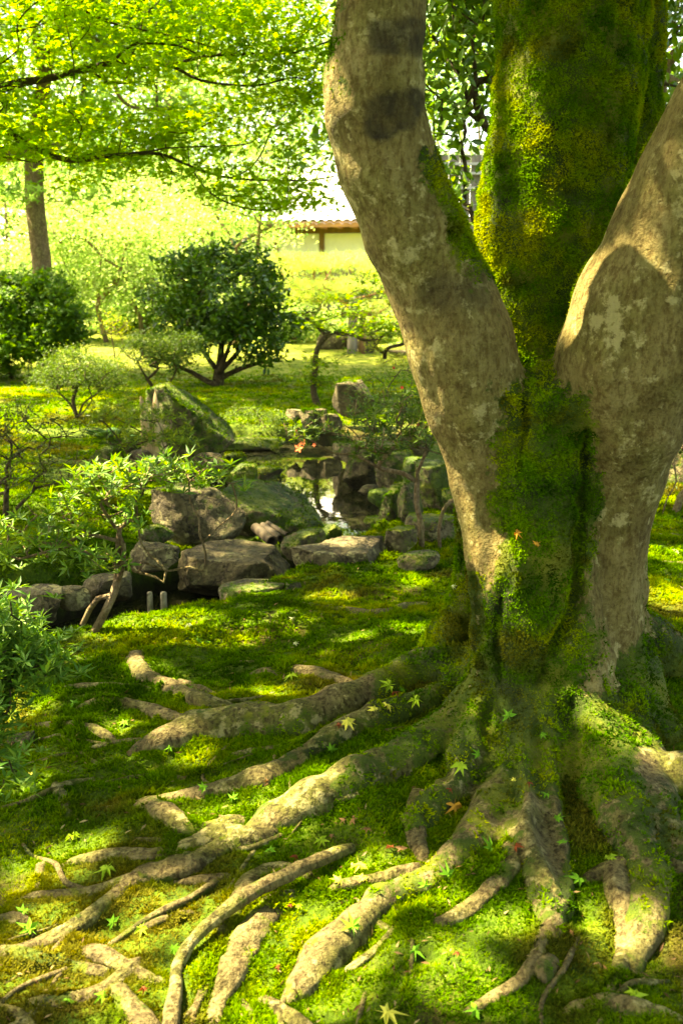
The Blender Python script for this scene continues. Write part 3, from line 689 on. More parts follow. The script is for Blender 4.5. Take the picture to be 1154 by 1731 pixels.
for k in range(40):
    px, py = (r9.uniform(-40, 760), r9.uniform(1130, 1740)) if k < 33 else (r9.uniform(960, 1180), r9.uniform(1480, 1740))
    q = G(px, py); d = q[:2]-np.array([.85, 3.4]); L = np.linalg.norm(d)
    if L < .5: continue
    d = d/L; a = math.atan2(d[1], d[0])+r9.normal(0, .45); n = int(r9.uniform(4, 8)); r0 = r9.uniform(.005, .012); pts, rs = [], []; ph = r9.random()*6
    for i_ in range(n):
        a += r9.normal(0, .3); q = q+np.array([math.cos(a), math.sin(a), 0])*.11; rr = r0*(1-.6*i_/(n-1)); z = float(h(q[0], q[1])); pts.append(np.array([q[0], q[1], z+rr*(.0+.9*math.sin(ph+i_*1.1))])); rs.append(rr)
    q, r = catmull(pts, rs, .012); u_ = np.linspace(0, 1, len(q)); q[:, 2] -= r*1.1*(sstep(.16, 0, u_)+sstep(.84, 1, u_)); v, f = tube(q, r, 8); c = np.vstack([np.repeat(q, 8, 0), q[0], q[-1]]); nrm = unit(v-c)
    v = v+nrm*(np.append(np.repeat(r, 8), [r[0], r[-1]])*(.3*fbm(v*24+k*7, 3, 81)))[:, None]
    mobj('root', v, quads_tris(f), M_ROOT, tree, attrs={'moss': np.clip(.38-.2*nrm[:, 2]+.6*fbm(v*8+k, 3, 82), 0, 1), 'stain': np.zeros(len(v))}); skirt(q, r, 300)
# upper limbs and unseen crown above the picture, shaped to shade the foreground
CROWN = []
up_paths = []
for (a, r0, ends) in ((P(648, -150, 3.05), .145, [(-.4, 3.0, 3.3), (-1.4, 3.3, 4.6), (-2.6, 4.2, 6.0)]), (P(968, -150, 3.7), .27, [(.85, 3.9, 3.6), (.3, 5.2, 5.0), (-1.0, 7.5, 6.4)]), (P(1066, -150, 4.0), .12, [(1.3, 4.4, 3.8), (2.0, 6.0, 5.5), (2.4, 8.0, 6.6)]), (P(1380, -140, 3.0), .165, [(2.1, 2.8, 3.2), (2.9, 2.7, 4.6), (3.8, 3.4, 6.0)])):
    up_paths.append((a, r0, [np.array(e) for e in ends]))
rc = R_(11)
crown_T = np.stack([rc.uniform(-7.6, 5.0, 1700), rc.uniform(-6.0, 14.0, 1700), rc.uniform(5.4, 7.4, 1700)], -1)  # spread out behind the camera to hold back sky light
crown_T = crown_T[(crown_T[:, 1] < 7.9) | (crown_T[:, 1] > 10.2) | (crown_T[:, 0] > -.4)]
for a, r0, e in up_paths:
    q, r = catmull([a, *e], [r0, r0*.85, r0*.6, r0*.35], .15); v, f = tube(q, r, 12)
    mobj('limb', v, quads_tris(f), M_BARK, tree, attrs={'moss': np.full(len(v), .5), 'stain': np.zeros(len(v))})
v, f = skeleton([[up_paths[0][2][-1]], [up_paths[1][2][-1]], [up_paths[2][2][-1]], [up_paths[3][2][-1]]], crown_T[::14], .010, .09, .15, .6, rc)
mobj('branch', v, f, M_TWIG, tree, attrs={'moss': np.zeros(len(v)), 'stain': np.zeros(len(v))})
# gaps cut through the unseen crown so that sun falls on these places: (point, radius)
LIT = []
for px, py, r in ((500, 1335, .10), (445, 1385, .09), (540, 1310, .05), (560, 1600, .10), (530, 1650, .09), (410, 1590, .10), (395, 1655, .12), (350, 1385, .06), (655, 1485, .08), (610, 1500, .07), (235, 1720, .07), (330, 1715, .09), (420, 1720, .08),
                  (780, 1650, .07), (1130, 1300, .10), (25, 1190, .13), (1130, 940, .22), (280, 1520, .05), (560, 1175, .05), (500, 1560, .06), (300, 1350, .03), (960, 1180, .05), (250, 1560, .05),
                  (60, 1330, .05), (150, 1440, .05), (60, 1480, .06), (200, 1300, .05), (320, 1275, .05), (100, 1570, .05), (180, 1640, .05), (50, 1650, .05), (400, 1085, .07), (600, 1080, .06), (690, 1060, .06), (250, 1130, .05), (200, 1230, .04), (850, 1560, .05), (760, 1520, .04), (1000, 1560, .05), (1090, 1600, .05), (1000, 1050, .2), (1130, 1010, .12), (560, 1010, .08), (330, 1040, .08),
                  (600, 940, .10), (640, 935, .06), (700, 985, .06), (440, 1000, .05), (300, 1160, .04), (150, 1110, .05), (120, 1350, .05), (450, 1170, .04)):
    LIT.append((G(px, py), r*1.05+.01))
for px, py, Y, r in ((815, 330, 3.5, .16), (805, 400, 3.5, .12), (840, 240, 3.5, .14), (880, 420, 3.4, .10), (930, 520, 3.45, .08), (1000, 545, 2.95, .07), (1090, 470, 2.9, .05), (1060, 620, 2.9, .05), (610, 330, 3, .05), (1085, 700, 3, .06), (985, 520, 3.1, .05), (1000, 560, 3.05, .05), (930, 560, 3.5, .04), (975, 1185, 2.95, .05), (920, 800, 3.0, .05), (900, 700, 3.0, .06), (735, 830, 8.1, .12), (270, 720, 8.9, .25), (230, 720, 8.5, .3), (180, 700, 9, .3), (330, 700, 8.6, .2), (435, 700, 13.5, .3), (100, 880, 4.6, .2), (170, 830, 4.4, .2), (300, 800, 4.5, .15), (900, 760, 3.1, .04), (550, 120, 3.0, .05), (1060, 560, 2.95, .06), (600, 430, 3.0, .04), (770, 120, 7.4, .45), (780, 260, 7.4, .4), (740, 320, 7.4, .3), (600, 900, 7, .15), (470, 850, 7.8, .15), (420, 800, 9, .2), (690, 700, 9, .25), (350, 740, 9, .2)):
    LIT.append((P(px, py, Y), r))
cp = clump_leaves(crown_T, 140, .36, rc, .6)
keep = np.ones(len(cp), bool)
for p_, r_ in LIT:
    d = cp-p_; t = d@SUN; keep &= np.linalg.norm(d-t[:, None]*SUN, axis=1) > r_+.03
cx_, cy_ = proj(cp); keep &= (cy_ < -25) | (cp[:, 1] < .3)
cp = cp[keep]
leaves('crown', M_MAPLE, tree, cp, rc.normal(0, .5, cp.shape)+np.array([0, 0, .8]), .13*rc.uniform(.6, 1.2, len(cp)), GREENS['maple'], rc, DIAM)
# moss fur
def tuft(nb, rnd, spread=.45, h0=1., wd=.16):
    v, f = [], []
    for k in range(nb):
        a = rnd.random()*6.28; b = rnd.random()*.5*spread; c = np.array([math.cos(a)*b, math.sin(a)*b, 0]); t = a+rnd.normal(0, .8); l = h0*rnd.uniform(.6, 1.1)
        d = np.array([math.cos(t)*.85*l, math.sin(t)*.85*l, .62*l]); s = np.array([-math.sin(t), math.cos(t), 0])*wd
        n = len(v); v += [c-s, c+s, c+d]; f.append((n, n+1, n+2))
    return np.array(v), np.array(f)
class _R:                                   # small adapter so tuft() can draw from one generator
    def __init__(s, seed): s.g = np.random.default_rng(seed)
    def random(s): return float(s.g.random())
    def normal(s, a, b): return float(s.g.normal(a, b))
    def uniform(s, a, b): return float(s.g.uniform(a, b))
TUFTF = lambda n, c: (c[:, None, :]*np.tile([.28, .28, 1.25], n)[None, :, None]).reshape(-1, 3)
TUFT5, TUFT7 = tuft(5, _R(3)), tuft(7, _R(4), .9)
TUFTW = tuft(5, _R(9), .6, 1., .30)
rm = R_(21)
MOSSC = np.array([(.018, .055, .002), (.050, .135, .003), (.110, .200, .004), (.21, .25, .006)])
BROWN = np.array([(.075, .050, .010), (.12, .085, .018), (.16, .13, .02)])
def mosscol(p, rnd, dark=.0, k1=.75, k2=.35, j=.14):
    u = np.clip(.5+k1*fbm(p*2.4, 3, 91)+k2*fbm(p*11, 3, 92)+rnd.normal(0, j, len(p))-dark, 0, .999)*3
    k = u.astype(int); w = (u-k)[:, None]; c = MOSSC[k]*(1-w)+MOSSC[k+1]*w; return c*rnd.uniform(1-1.8*j, 1+1.8*j, (len(p), 1))
fc = tv[tf].mean(1); fa = np.linalg.norm(np.cross(tv[tf[:, 2]]-tv[tf[:, 0]], tv[tf[:, 3]]-tv[tf[:, 1]]), axis=1)/2
fm = moss[tf].mean(1); wgt = fa*np.clip(fm-np.where(flab >= 10, .46, .34), 0, 1)*np.where(flab >= 10, .6, 1.)*(tn[tf[:, 0]][:, 1] < .45)*(fc[:, 2] > h(fc[:, 0], fc[:, 1])-.01)
k = rm.choice(len(tf), 100000, p=wgt/wgt.sum()); uv = rm.random((len(k), 2, 1))
CR = np.array(CRS); near_c = np.zeros(len(tf), bool)
for q_ in CR: near_c |= np.linalg.norm((fc-q_[:3])*np.array([1, .6, 1]), axis=1) < q_[3]*.95
k = k[~near_c[k]]; uv = uv[:len(k)]
q = tv[tf[k]]; pos = (q[:, 0]*(1-uv[:, 0])+q[:, 1]*uv[:, 0])*(1-uv[:, 1])+(q[:, 3]*(1-uv[:, 0])+q[:, 2]*uv[:, 0])*uv[:, 1]
nn = unit(tn[tf[k, 0]]+rm.normal(0, .35, pos.shape)+np.array([0, 0, -.15]))
cl = fbm(pos*16, 3, 95); low = sstep(.95, .45, pos[:, 2])*sstep(.95, .5, np.hypot(pos[:, 0]-.8, pos[:, 1]-3.2))
tuft_c = mosscol(pos, rm, -.12+.26*low, .5, .9, .05); bq = (sstep(.05, .4, fbm(pos*7, 3, 96)-.16+.25*low)*.7)[:, None]
tuft_c = tuft_c*1.2*(1-bq)+bq*BROWN[np.clip((1.5+4*fbm(pos*19, 2, 97)), 0, 2.99).astype(int)]*.7
v, f = scatter(*TUFTW, pos-nn*.002, frames(nn, rm), rm.uniform(.0075, .013, len(pos))*(1+.8*np.clip(cl, -.4, .9)))
o = mobj('moss', v, f, M_MOSS, tree, col=TUFTF(5, tuft_c), smooth=False); o['kind'] = 'stuff'
# ground moss cushions, denser and finer close by
n = 330000
yy = 1.35*(24/1.35)**(rm.random(n)**.85); xx = rm.uniform(-.44, .46, n)*(yy+.7)
zz = h(xx, yy); ok = (zz > -.25) & (rm.random(n) > sstep(13, 23, yy+2*n2(xx, yy, .5, 2, 77)))
bare = n2(xx, yy, 2.6, 3, 17)
ok &= rm.random(n) < .95-.5*sstep(.25, .5, bare)
xx, yy, zz = xx[ok], yy[ok], zz[ok]
for a_, b_, ra, rb, lab in CAPS:
    if lab >= 10 and math.hypot(b_[0]-.78, b_[1]-3.2) > .45: skirt(*catmull([a_, b_], [ra, rb], .02), 330)
sk = np.vstack(SK); sk = sk[sk[:, 2] > -.25]; nsk = len(sk)
xx, yy, zz = np.r_[xx, sk[:, 0]], np.r_[yy, sk[:, 1]], np.r_[zz, sk[:, 2]]; pos = np.stack([xx, yy, zz-.003], -1)
e = .02; h0_ = h(xx, yy); gn = unit(np.stack([-(h(xx+e, yy)-h0_)/e, -(h(xx, yy+e)-h0_)/e, np.ones_like(xx)], -1)); gn[-nsk:, :2] += sk[:, 3:]*.6
gn = unit(gn+rm.normal(0, .25, gn.shape))
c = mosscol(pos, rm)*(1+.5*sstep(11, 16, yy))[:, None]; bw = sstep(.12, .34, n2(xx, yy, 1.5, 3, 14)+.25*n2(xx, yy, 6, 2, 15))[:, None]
c = c*(1-bw*.7)+bw*.7*BROWN[rm.integers(0, 3, len(c))]
size = np.minimum(.0095+.0042*(yy-1.3), .048)*rm.uniform(.6, 1.25, len(yy))*(1+.6*np.clip(n2(xx, yy, 8, 2, 18), -.5, 1))
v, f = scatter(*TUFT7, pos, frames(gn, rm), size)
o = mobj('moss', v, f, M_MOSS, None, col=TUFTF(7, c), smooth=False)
tag(o, 'soft green and brown cushion moss carpeting the ground between roots', 'moss', kind='stuff')

# ================================================================== ROCKS
import bmesh
def ico(n):
    bm = bmesh.new(); bmesh.ops.create_icosphere(bm, subdivisions=n, radius=1.0)
    v = np.array([q.co[:] for q in bm.verts]); f = np.array([[q.index for q in p.verts] for p in bm.faces]); bm.free(); return v, f
ICO5, ICO4, ICO3 = ico(5), ico(4), ico(3)
def rock(label, px, py, Y, wpx, hpx, dm=None, rz=0., flat=0., seed=0, mo=.3, li=.5, tilt=0., lean=0., name='rock', group=None, boxy=.75, facets=12, I=None, up=.6, cuts=()):
    r = R_(1000+seed); v0, f = I or ICO4; Y = Y or float(G(px, py+.35*hpx)[1]); c = P(px, py, Y); m = pxm(c)*1.08
    w, hh = wpx*m/2, hpx*m/2; d = dm/2 if dm else w*.8
    v = np.sign(v0)*np.abs(v0)**boxy; v = v/np.max(np.abs(v), 0).max()
    for k in range(facets):
        n = unit(r.normal(0, 1, 3)*np.array([1, 1, .7])); o = r.uniform(.55, .9); t = v@n-o; v = v-np.maximum(t, 0)[:, None]*n*.98
    for cn, co_ in cuts:
        n = unit(np.array(cn, float)); tt = v@n-co_; v = v-np.maximum(tt, 0)[:, None]*n*.95
    if flat: 
        n = unit(np.array([r.normal(0, .06)+tilt, r.normal(0, .06)-.05, 1.])); t = v@n-(.75-.35*flat); v = v-np.maximum(t, 0)[:, None]*n*.95
    v = v/np.max(np.abs(v), 0)
    v = v+unit(v)*(.10*fbm(v*1.7+seed*5.1, 3, 7)+.045*fbm(v*5+seed*3.3, 3, 9))[:, None]
    v = v+unit(v)*(.06*np.abs(fbm(v*np.array([2.5, 2.5, 7])+seed, 4, 19))-.045*np.maximum(0, .25-np.abs(fbm(v*2.2+seed*2, 2, 23)))*4*.5)[:, None]
    v = v*np.array([w, d, hh]); v[:, 0] += lean*v[:, 2]
    co, si = math.cos(rz), math.sin(rz); v = np.stack([v[:, 0]*co-v[:, 1]*si, v[:, 0]*si+v[:, 1]*co, v[:, 2]], -1)
    f4 = np.c_[f, f[:, 2]]; nn = np.zeros_like(v); fn = np.cross(v[f[:, 1]]-v[f[:, 0]], v[f[:, 2]]-v[f[:, 0]])
    for k in range(3): np.add.at(nn, f[:, k], fn)
    nn = unit(nn); v = v+c
    ms = np.clip(mo*1.15+.10+up*(nn[:, 2]-.35)*mo+.6*(mo+.15)*fbm(v*5, 3, 12+seed), 0, 1)
    o = own(name, v, f, M_ROCK, c-np.array([0, 0, hh]), attrs={'moss': ms, 'lichen': np.full(len(v), li)})
    tag(o, label, 'rock', group)
    if mo >= .2:
        k = 0; wt = np.clip(ms-.42, 0, 1)*(nn[:, 2] > -.2)*(v[:, 2] > WATER_Z+.02)
        if wt.sum() > 2:
            n = int(np.clip(w*hh*9000, 250, 2600)); ii = r.choice(len(v), n, p=wt/wt.sum()); sz = max(.009, .0032*(Y-1))
            ps = v[ii]+r.normal(0, w*.022, (n, 3))*(1-np.abs(nn[ii]))
            vv, ff = scatter(*TUFT5, ps-nn[ii]*sz*.25, frames(unit(nn[ii]+r.normal(0, .3, (n, 3))), r), sz*r.uniform(.6, 1.2, n))
            mm = mobj('moss', vv, ff, M_MOSS, o, col=TUFTF(5, mosscol(ps, r, .08)), smooth=False); mm['kind'] = 'stuff'
    return o
rock('broad grey slab rock with flat top beside the dark stream', 388, 962, 6.3, 196, 108, .62, .05, .9, 1, .10, .4, I=ICO5)
rock('pale flat topped slab rock on the near mossy bank', 577, 962, 5.65, 160, 94, .62, -.1, .8, 2, .10, .8, I=ICO5)
rock('squat dark boulder behind the broad grey slab', 325, 862, 7.1, 165, 112, .6, .2, .3, 3, .22, .5, I=ICO5)
rock('long mossy flat rock sloping into the pond', 474, 866, 7.8, 180, 100, 1.0, -.2, 0, 4, .36, .8, I=ICO5, cuts=(((.42, -.2, .85), .30),))
rock('small round mossy rock at the end of the long flat rock', 557, 907, 6.9, 40, 38, None, 0, 0, 5, .6, .2)
rock('dark low rock wedged between the two flat slabs', 512, 925, 6.2, 78, 60, None, .3, .3, 6, .35, .2)
rock('tall slanting rock with a mossy spine beside the broken stump', 318, 728, 9.2, 150, 150, .6, .1, 0, 7, .45, .6, boxy=.85, I=ICO5, cuts=(((.66, -.1, .72), .42),))
rock('small bare grey rock in front of the slanting rock', 350, 787, 8.5, 54, 40, None, 0, 0, 8, .1, .4)
rock('low mossy rock at the pond edge below the slanting rock', 408, 802, 9.0, 50, 42, None, 0, .2, 9, .65, .3)
rock('lichen crusted rock left of the broad grey slab', 262, 938, 6.1, 80, 52, None, .1, .3, 10, .15, 1.)
rock('cracked yellow-grey rock at the left end of the stream', 58, 1026, 5.1, 92, 66, None, .1, .3, 11, .12, .8, I=ICO5)
rock('small pale rock beside the cracked yellow-grey rock', 122, 1010, 5.2, 52, 38, None, -.2, .2, 12, .08, .9)
rock('grey rock behind the crooked azalea trunk', 182, 992, 5.5, 76, 60, None, 0, .4, 13, .2, .5)
rock('brown mossy rock under the broad leaved plant', 182, 773, 8.5, 58, 36, None, 0, .1, 14, .35, .3)
rock('pale rock leaning against the broken stump foot', 240, 775, 8.6, 56, 40, None, .2, .2, 15, .05, .9)
rock('rounded grey rock half buried in the near bank', 432, 999, 5.15, 112, 46, .4, 0, .2, 16, .25, .5)
rock('narrow grey stone standing in the near bank moss', 492, 998, 5.05, 32, 38, None, 0, .2, 17, .3, .5)
rock('flat topped dark boulder across the pond', 640, 775, 10.6, 120, 66, .9, 0, .7, 18, .28, .4)
rock('dark wet boulder at the right pond edge', 612, 792, 10.2, 60, 82, None, 0, .2, 19, .3, .1)
rock('rounded mossy boulder in front of the flat topped one', 668, 795, 9.7, 74, 80, None, 0, .1, 20, .5, .5)
rock('big mossy rock with a lit yellow side near the trunk', 738, 822, None, 92, 105, .5, .3, .1, 21, .62, .5, I=ICO5)
rock('low mossy rock in the water near the outlet', 655, 842, 8.7, 62, 30, None, 0, .2, 22, .75, .1)
rock('little brown rock in the water at the pond outlet', 622, 828, 9.3, 34, 22, None, 0, .1, 23, .2, .2)
rock('mossy knob of rock above the outlet', 690, 830, 8.9, 54, 34, None, 0, .1, 24, .5, .5)
rock('jagged upright rock at the pond outlet', 690, 852, None, 46, 90, None, .2, .2, 25, .4, .6, boxy=.9)
rock('narrow upright rock left of the jagged one', 658, 858, None, 34, 66, None, .2, .2, 26, .35, .6, boxy=.9)
rock('flat pale rock behind the thin azalea trunk', 738, 892, None, 100, 56, None, .1, .6, 27, .3, .7)
rock('small lumpy rock with pale top by the outlet', 676, 914, None, 54, 48, None, .1, .3, 28, .4, .8)
rock('grey rock sunk in moss beside the azalea foot', 700, 946, None, 74, 34, None, .4, .4, 29, .3, .6)
rock('tall dark rock on the far pond bank', 597, 668, 13.6, 66, 70, None, 0, .4, 30, .25, .1)
rock('dark squared rock at the far water line', 528, 705, 13.4, 50, 38, None, 0, .4, 31, .2, .2)
rock('low dark rock beside the far water line', 558, 712, 13.3, 40, 34, None, 0, .3, 32, .2, .2)
rock('small pale rock at the far water line', 498, 702, 13.5, 28, 26, None, 0, .3, 33, .1, .8)
rock('mossy ledge rock along the far pond edge', 425, 748, 13.0, 140, 24, .5, 0, .8, 34, .6, .1)
rock('white sunlit rock under the far pine', 566, 578, 26, 60, 46, None, 0, .2, 35, .0, 1.)
rock('grey sunlit rock right of the white one under the pine', 618, 585, 25, 44, 34, None, 0, .3, 36, .0, .8)
rock('long pale rock far off behind the leaning stem', 690, 598, 24, 70, 22, None, 0, .6, 37, .0, .8)
rock('pale sunlit stone at left edge under the near azalea', 25, 1188, 3.75, 70, 36, None, 0, .4, 38, .15, .8)
rock('grey stone below the near azalea', 30, 1258, 3.3, 62, 56, None, 0, .3, 39, .25, .6)
rock('dark rock behind the twisted roots at right', 1160, 790, 8.6, 120, 120, None, 0, .2, 40, .35, .2)
rock('brown rock under the tree at far right', 1152, 880, 6.9, 60, 26, None, 0, .2, 41, .3, .3)
for q in (('mossy boulder under the dark azalea on the far right bank', 705, 755, 9.9, 70, 60, 50, .5), ('low dark rock at the water in front of the dark azalea', 588, 762, 10.9, 60, 34, 51, .3), ('mossy rock between the big lit rock and the pond', 702, 800, 9.0, 56, 60, 52, .6),
          ('round mossy rock half hidden by the trunk edge', 772, 850, None, 60, 70, 53, .55), ('wet low rock in the outlet channel', 640, 885, 7.3, 46, 26, 54, .35), ('mossy stone at the pond rim above the long flat rock', 448, 800, 9.3, 56, 30, 55, .6), ('dark mossy stone by the slanting rock foot', 392, 778, 9.6, 44, 30, 56, .6),
          ('small mossy stone beside the cut logs', 500, 893, 6.75, 40, 32, 57, .5), ('grey stone wedged under the squat boulder', 262, 905, 6.7, 60, 40, 58, .4), ('little stone at the right foot of the pale slab', 652, 962, 5.75, 40, 26, 59, .4)):
    rock(q[0], q[1], q[2], q[3], q[4], q[5], None, .2, .2, q[6], q[7], .4)
# two little stone posts, cut logs, stump
M_STONE = plain('stone_post_material', (.17, .15, .09), .85, 30, .4)
for k, (px, lab) in enumerate(((254, 'short square stone post, left one of the pair by the stream'), (277, 'short square stone post, right one of the pair by the stream'))):
    c = P(px, 1020, 4.98); m = pxm(c); v, f = box((0, 0, 0), (9*m, 9*m, 40*m), .3+.2*k); M = Mesh()
    bm = bmesh.new(); vv = [bm.verts.new(q) for q in v]; [bm.faces.new([vv[i] for i in q]) for q in f]
    bmesh.ops.bevel(bm, geom=bm.edges[:], offset=.004, segments=2, affect='EDGES'); bm.verts.index_update()
    v = np.array([q.co[:] for q in bm.verts]); v = v+.004*np.stack([noise3(v*40+k), noise3(v*40+9), noise3(v*40+3)], -1); f = [[q.index for q in p.verts] for p in bm.faces]; bm.free()
    tag(own('stone_post', v+c, f, M_STONE, c-np.array([0, 0, 22*m])), lab, 'stone post')
M_LOG = plain('cut_log_material', (.034, .026, .012), .8, 14, .5, .006, (1, 1, 1))
for (a, b, hw, lab) in (((432, 892), (460, 915), 9, 'thick cut log lying between rocks, its end facing out'), ((444, 888), (474, 910), 6, 'middle cut log beside the thick one between rocks'), ((452, 884), (486, 904), 4, 'thin pole lying behind the cut logs')):
    p0, p1 = P(*a, 7.0), P(*b, 6.65); q, r = catmull([p0, p1], [hw*pxm(p1)]*2, .02); sides = 14
    T = unit(p1-p0); A = unit(np.cross(T, [0, 0, 1.])); B = np.cross(A, T); th = np.arange(sides)*2*math.pi/sides; rings = []
    for cc, rr in zip(q, r): rings.append(cc+rr*(np.cos(th)[:, None]*A+np.sin(th)[:, None]*B)*(1+.05*noise3(np.stack([np.cos(th)*2, np.sin(th)*2, np.full(sides, cc[0]*9)], -1)))[:, None])
    for sc, bk in ((.72, 0), (.70, .05)): rings.append(q[-1]-T*bk+(rings[-1 if bk else len(q)-1]-q[-1])*(sc if not bk else .98))
    v = np.vstack(rings); n = len(rings); i = np.arange(n-1)[:, None]*sides; j = np.arange(sides)[None]; j2 = (j+1) % sides
    f = np.stack([i+j, i+j2, i+sides+j2, i+sides+j], -1).reshape(-1, 4); f = [list(map(int, z)) for z in f]+[list(range((n-1)*sides, n*sides))]
    tag(own('cut_log', v, f, M_LOG, q.mean(0)-np.array([0, 0, r[0]])), lab, 'log')
M_STUMP = plain('weathered_wood_material', (.34, .25, .12), .85, 22, .55, .012, (1, 1, .12))
c0 = P(266, 800, 8.75); m = pxm(c0); rs = R_(61); sides = 26; rings = []
for k in range(16):
    u = k/15; th = np.arange(sides)*2*math.pi/sides; rr = (24-12*u)*m*(1+.35*fbm(np.stack([np.cos(th)*1.6, np.sin(th)*1.6, np.full(sides, u*.7)], -1), 3, 62)+.12*np.sin(th*7+u))
    z = u*(100+34*np.sin(th*2+.6)*u+22*noise3(np.stack([np.cos(th)*4, np.sin(th)*4, th*0], -1))*u)*m
    rings.append(np.stack([np.cos(th)*rr-.05*u, np.sin(th)*rr, z], -1)+c0)
v = np.vstack(rings+[rings[-1].mean(0, keepdims=True)-np.array([0, 0, 12*m])]); i = np.arange(15)[:, None]*sides; j = np.arange(sides)[None]; j2 = (j+1) % sides
f = [list(map(int, z)) for z in np.stack([i+j, i+j2, i+sides+j2, i+sides+j], -1).reshape(-1, 4)]+[[15*sides+q, 15*sides+(q+1) % sides, 16*sides] for q in range(sides)]
tag(own('tree_stump', v, f, M_STUMP, c0), 'splintered pale wood stump standing against the slanting rock', 'stump')

# ================================================================== SHRUBS
def pth(lst, Y): return [P(q[0], q[1], Y if len(q) < 3 else q[2]) for q in lst]
def gpt(px, py): return G(px, py)
g = gpt(368, 652); YC = g[1]
bush('camellia_bush', 'big rounded dark glossy camellia bush on the shaded lawn', 'bush', g,
     [blob(380, 500, YC, 210, 150), blob(440, 555, YC-.2, 130, 110), blob(305, 530, YC, 110, 130), blob(335, 452, YC, 130, 70), blob(420, 460, YC, 90, 70), blob(385, 560, YC-.3, 150, 90), blob(480, 560, YC, 70, 60), blob(280, 590, YC, 70, 50), blob(300, 600, YC-.3, 60, 50), blob(465, 600, YC-.2, 90, 50), blob(395, 425, YC, 60, 50), blob(505, 530, YC, 50, 60), blob(262, 510, YC, 60, 60), blob(350, 430, YC, 50, 60)],
     230, 44, .11, .125, [(.018, .068, .005), (.040, .11, .008), (.08, .165, .011)], M_GLOSS, OVAL, R_(101), [pth([(368, 654), (371, 625), (374, 590), (380, 550)], YC), pth([(368, 652), (346, 642), (322, 628), (298, 618)], YC-.1), pth([(370, 642), (396, 628), (432, 615), (472, 606)], YC), pth([(371, 630), (348, 600), (330, 565), (318, 530)], YC), pth([(372, 628), (400, 598), (422, 565), (440, 530)], YC), pth([(371, 625), (386, 590), (395, 550)], YC-.3)], .005, .12, seg=.2, shell=.45, pathr=[(.12, .03), (.06, .03), (.06, .025), (.055, .02), (.055, .02), (.05, .02)])
g = gpt(135, 706); Y = g[1]
bush('azalea_bush', 'flat topped azalea with wiggly bare stems on the left lawn', 'bush', g, [blob(140, 622, Y, 150, 44), blob(100, 640, Y-.2, 80, 40), blob(175, 640, Y, 90, 40), blob(140, 600, Y, 70, 26), blob(72, 645, Y, 60, 22), blob(208, 658, Y-.1, 50, 20), blob(110, 594, Y+.1, 50, 20)],
     200, 60, .07, .05, GREENS['azalea'], M_AZAL, LANCE, R_(102), [pth([(132, 708), (118, 682), (96, 658), (84, 640)], Y), pth([(132, 708), (142, 682), (166, 664), (188, 645)], Y), pth([(130, 702), (124, 676), (132, 652), (118, 630)], Y), pth([(136, 702), (156, 676), (150, 655), (160, 630)], Y-.1), pth([(128, 700), (108, 690), (80, 660), (66, 640)], Y+.1)], .0045, .04, jit=.4, seg=.1, up=.5, shell=.5)
g = gpt(262, 688); Y = g[1]
bush('azalea_bush', 'dark azalea with thin zigzag stems in front of the camellia', 'bush', g, [blob(258, 592, Y, 100, 50), blob(305, 590, Y, 90, 56), blob(240, 578, Y, 60, 34)],
     150, 60, .07, .05, GREENS['azalea'], M_AZAL, LANCE, R_(103), [pth([(262, 690), (262, 662), (246, 636), (232, 610), (224, 590)], Y), pth([(262, 664), (284, 650), (298, 625), (305, 600)], Y), pth([(250, 640), (268, 622), (260, 600)], Y)], .0045, .035, jit=.4, seg=.1, shell=.4)
g = gpt(20, 640); Y = g[1]
bush('maple_bush', 'dense mid green bush crowding in from the left edge', 'bush', g, [blob(25, 515, Y, 170, 90), blob(105, 552, Y-.3, 100, 56), blob(80, 520, Y-.2, 70, 70), blob(110, 525, Y-.4, 90, 80), blob(60, 570, Y-.4, 120, 60), blob(95, 580, Y-.4, 90, 40), blob(0, 585, Y-.4, 120, 60), blob(20, 610, Y-.3, 90, 50), blob(-30, 625, Y-.3, 90, 60), blob(130, 560, Y-.3, 60, 30), blob(150, 572, Y-.3, 40, 24), blob(15, 560, Y-.3, 120, 60), blob(-50, 520, Y, 160, 120), blob(70, 490, Y, 90, 60), blob(120, 565, Y-.3, 50, 30)],
     300, 90, .13, .075, [(.03, .10, .008), (.055, .14, .011), (.09, .19, .013)], M_AZAL, STAR5, R_(104), None, .006, .1, seg=.2, up=.6)
g = gpt(195, 606); Y = g[1]
bush('sapling', 'thin twin stemmed sapling standing on the sunlit lawn', 'sapling', g, [blob(195, 545, Y, 60, 44), blob(205, 560, Y, 50, 30)], 34, 16, .08, .05, GREENS['bright'], M_MAPLE, LANCE, R_(105),
     [[g, g+np.array([-.03, 0, .3]), g+np.array([-.06, 0, .5])], [g+np.array([.03, 0, 0]), g+np.array([.2, 0, .3]), g+np.array([.12, 0, .55])]], .006, .03, jit=.3, seg=.1)
g = gpt(10, 880); Y = g[1]
bush('azalea_bush', 'airy azalea with fine dark twigs at the left edge', 'bush', g, [blob(50, 735, Y, 190, 90), blob(0, 700, Y, 140, 80), blob(110, 780, Y-.2, 110, 60), blob(-40, 790, Y, 120, 120), blob(60, 800, Y-.2, 150, 60)],
     230, 12, .055, .042, GREENS['olive']+GREENS['azalea'][:2], M_AZAL, LANCE, R_(106), [[g, g+np.array([.02, 0, .2])], [g, g+np.array([-.3, 0, .2])], [g, g+np.array([.25, -.1, .25])]], .0028, .03, jit=.35, seg=.09, shell=.2)
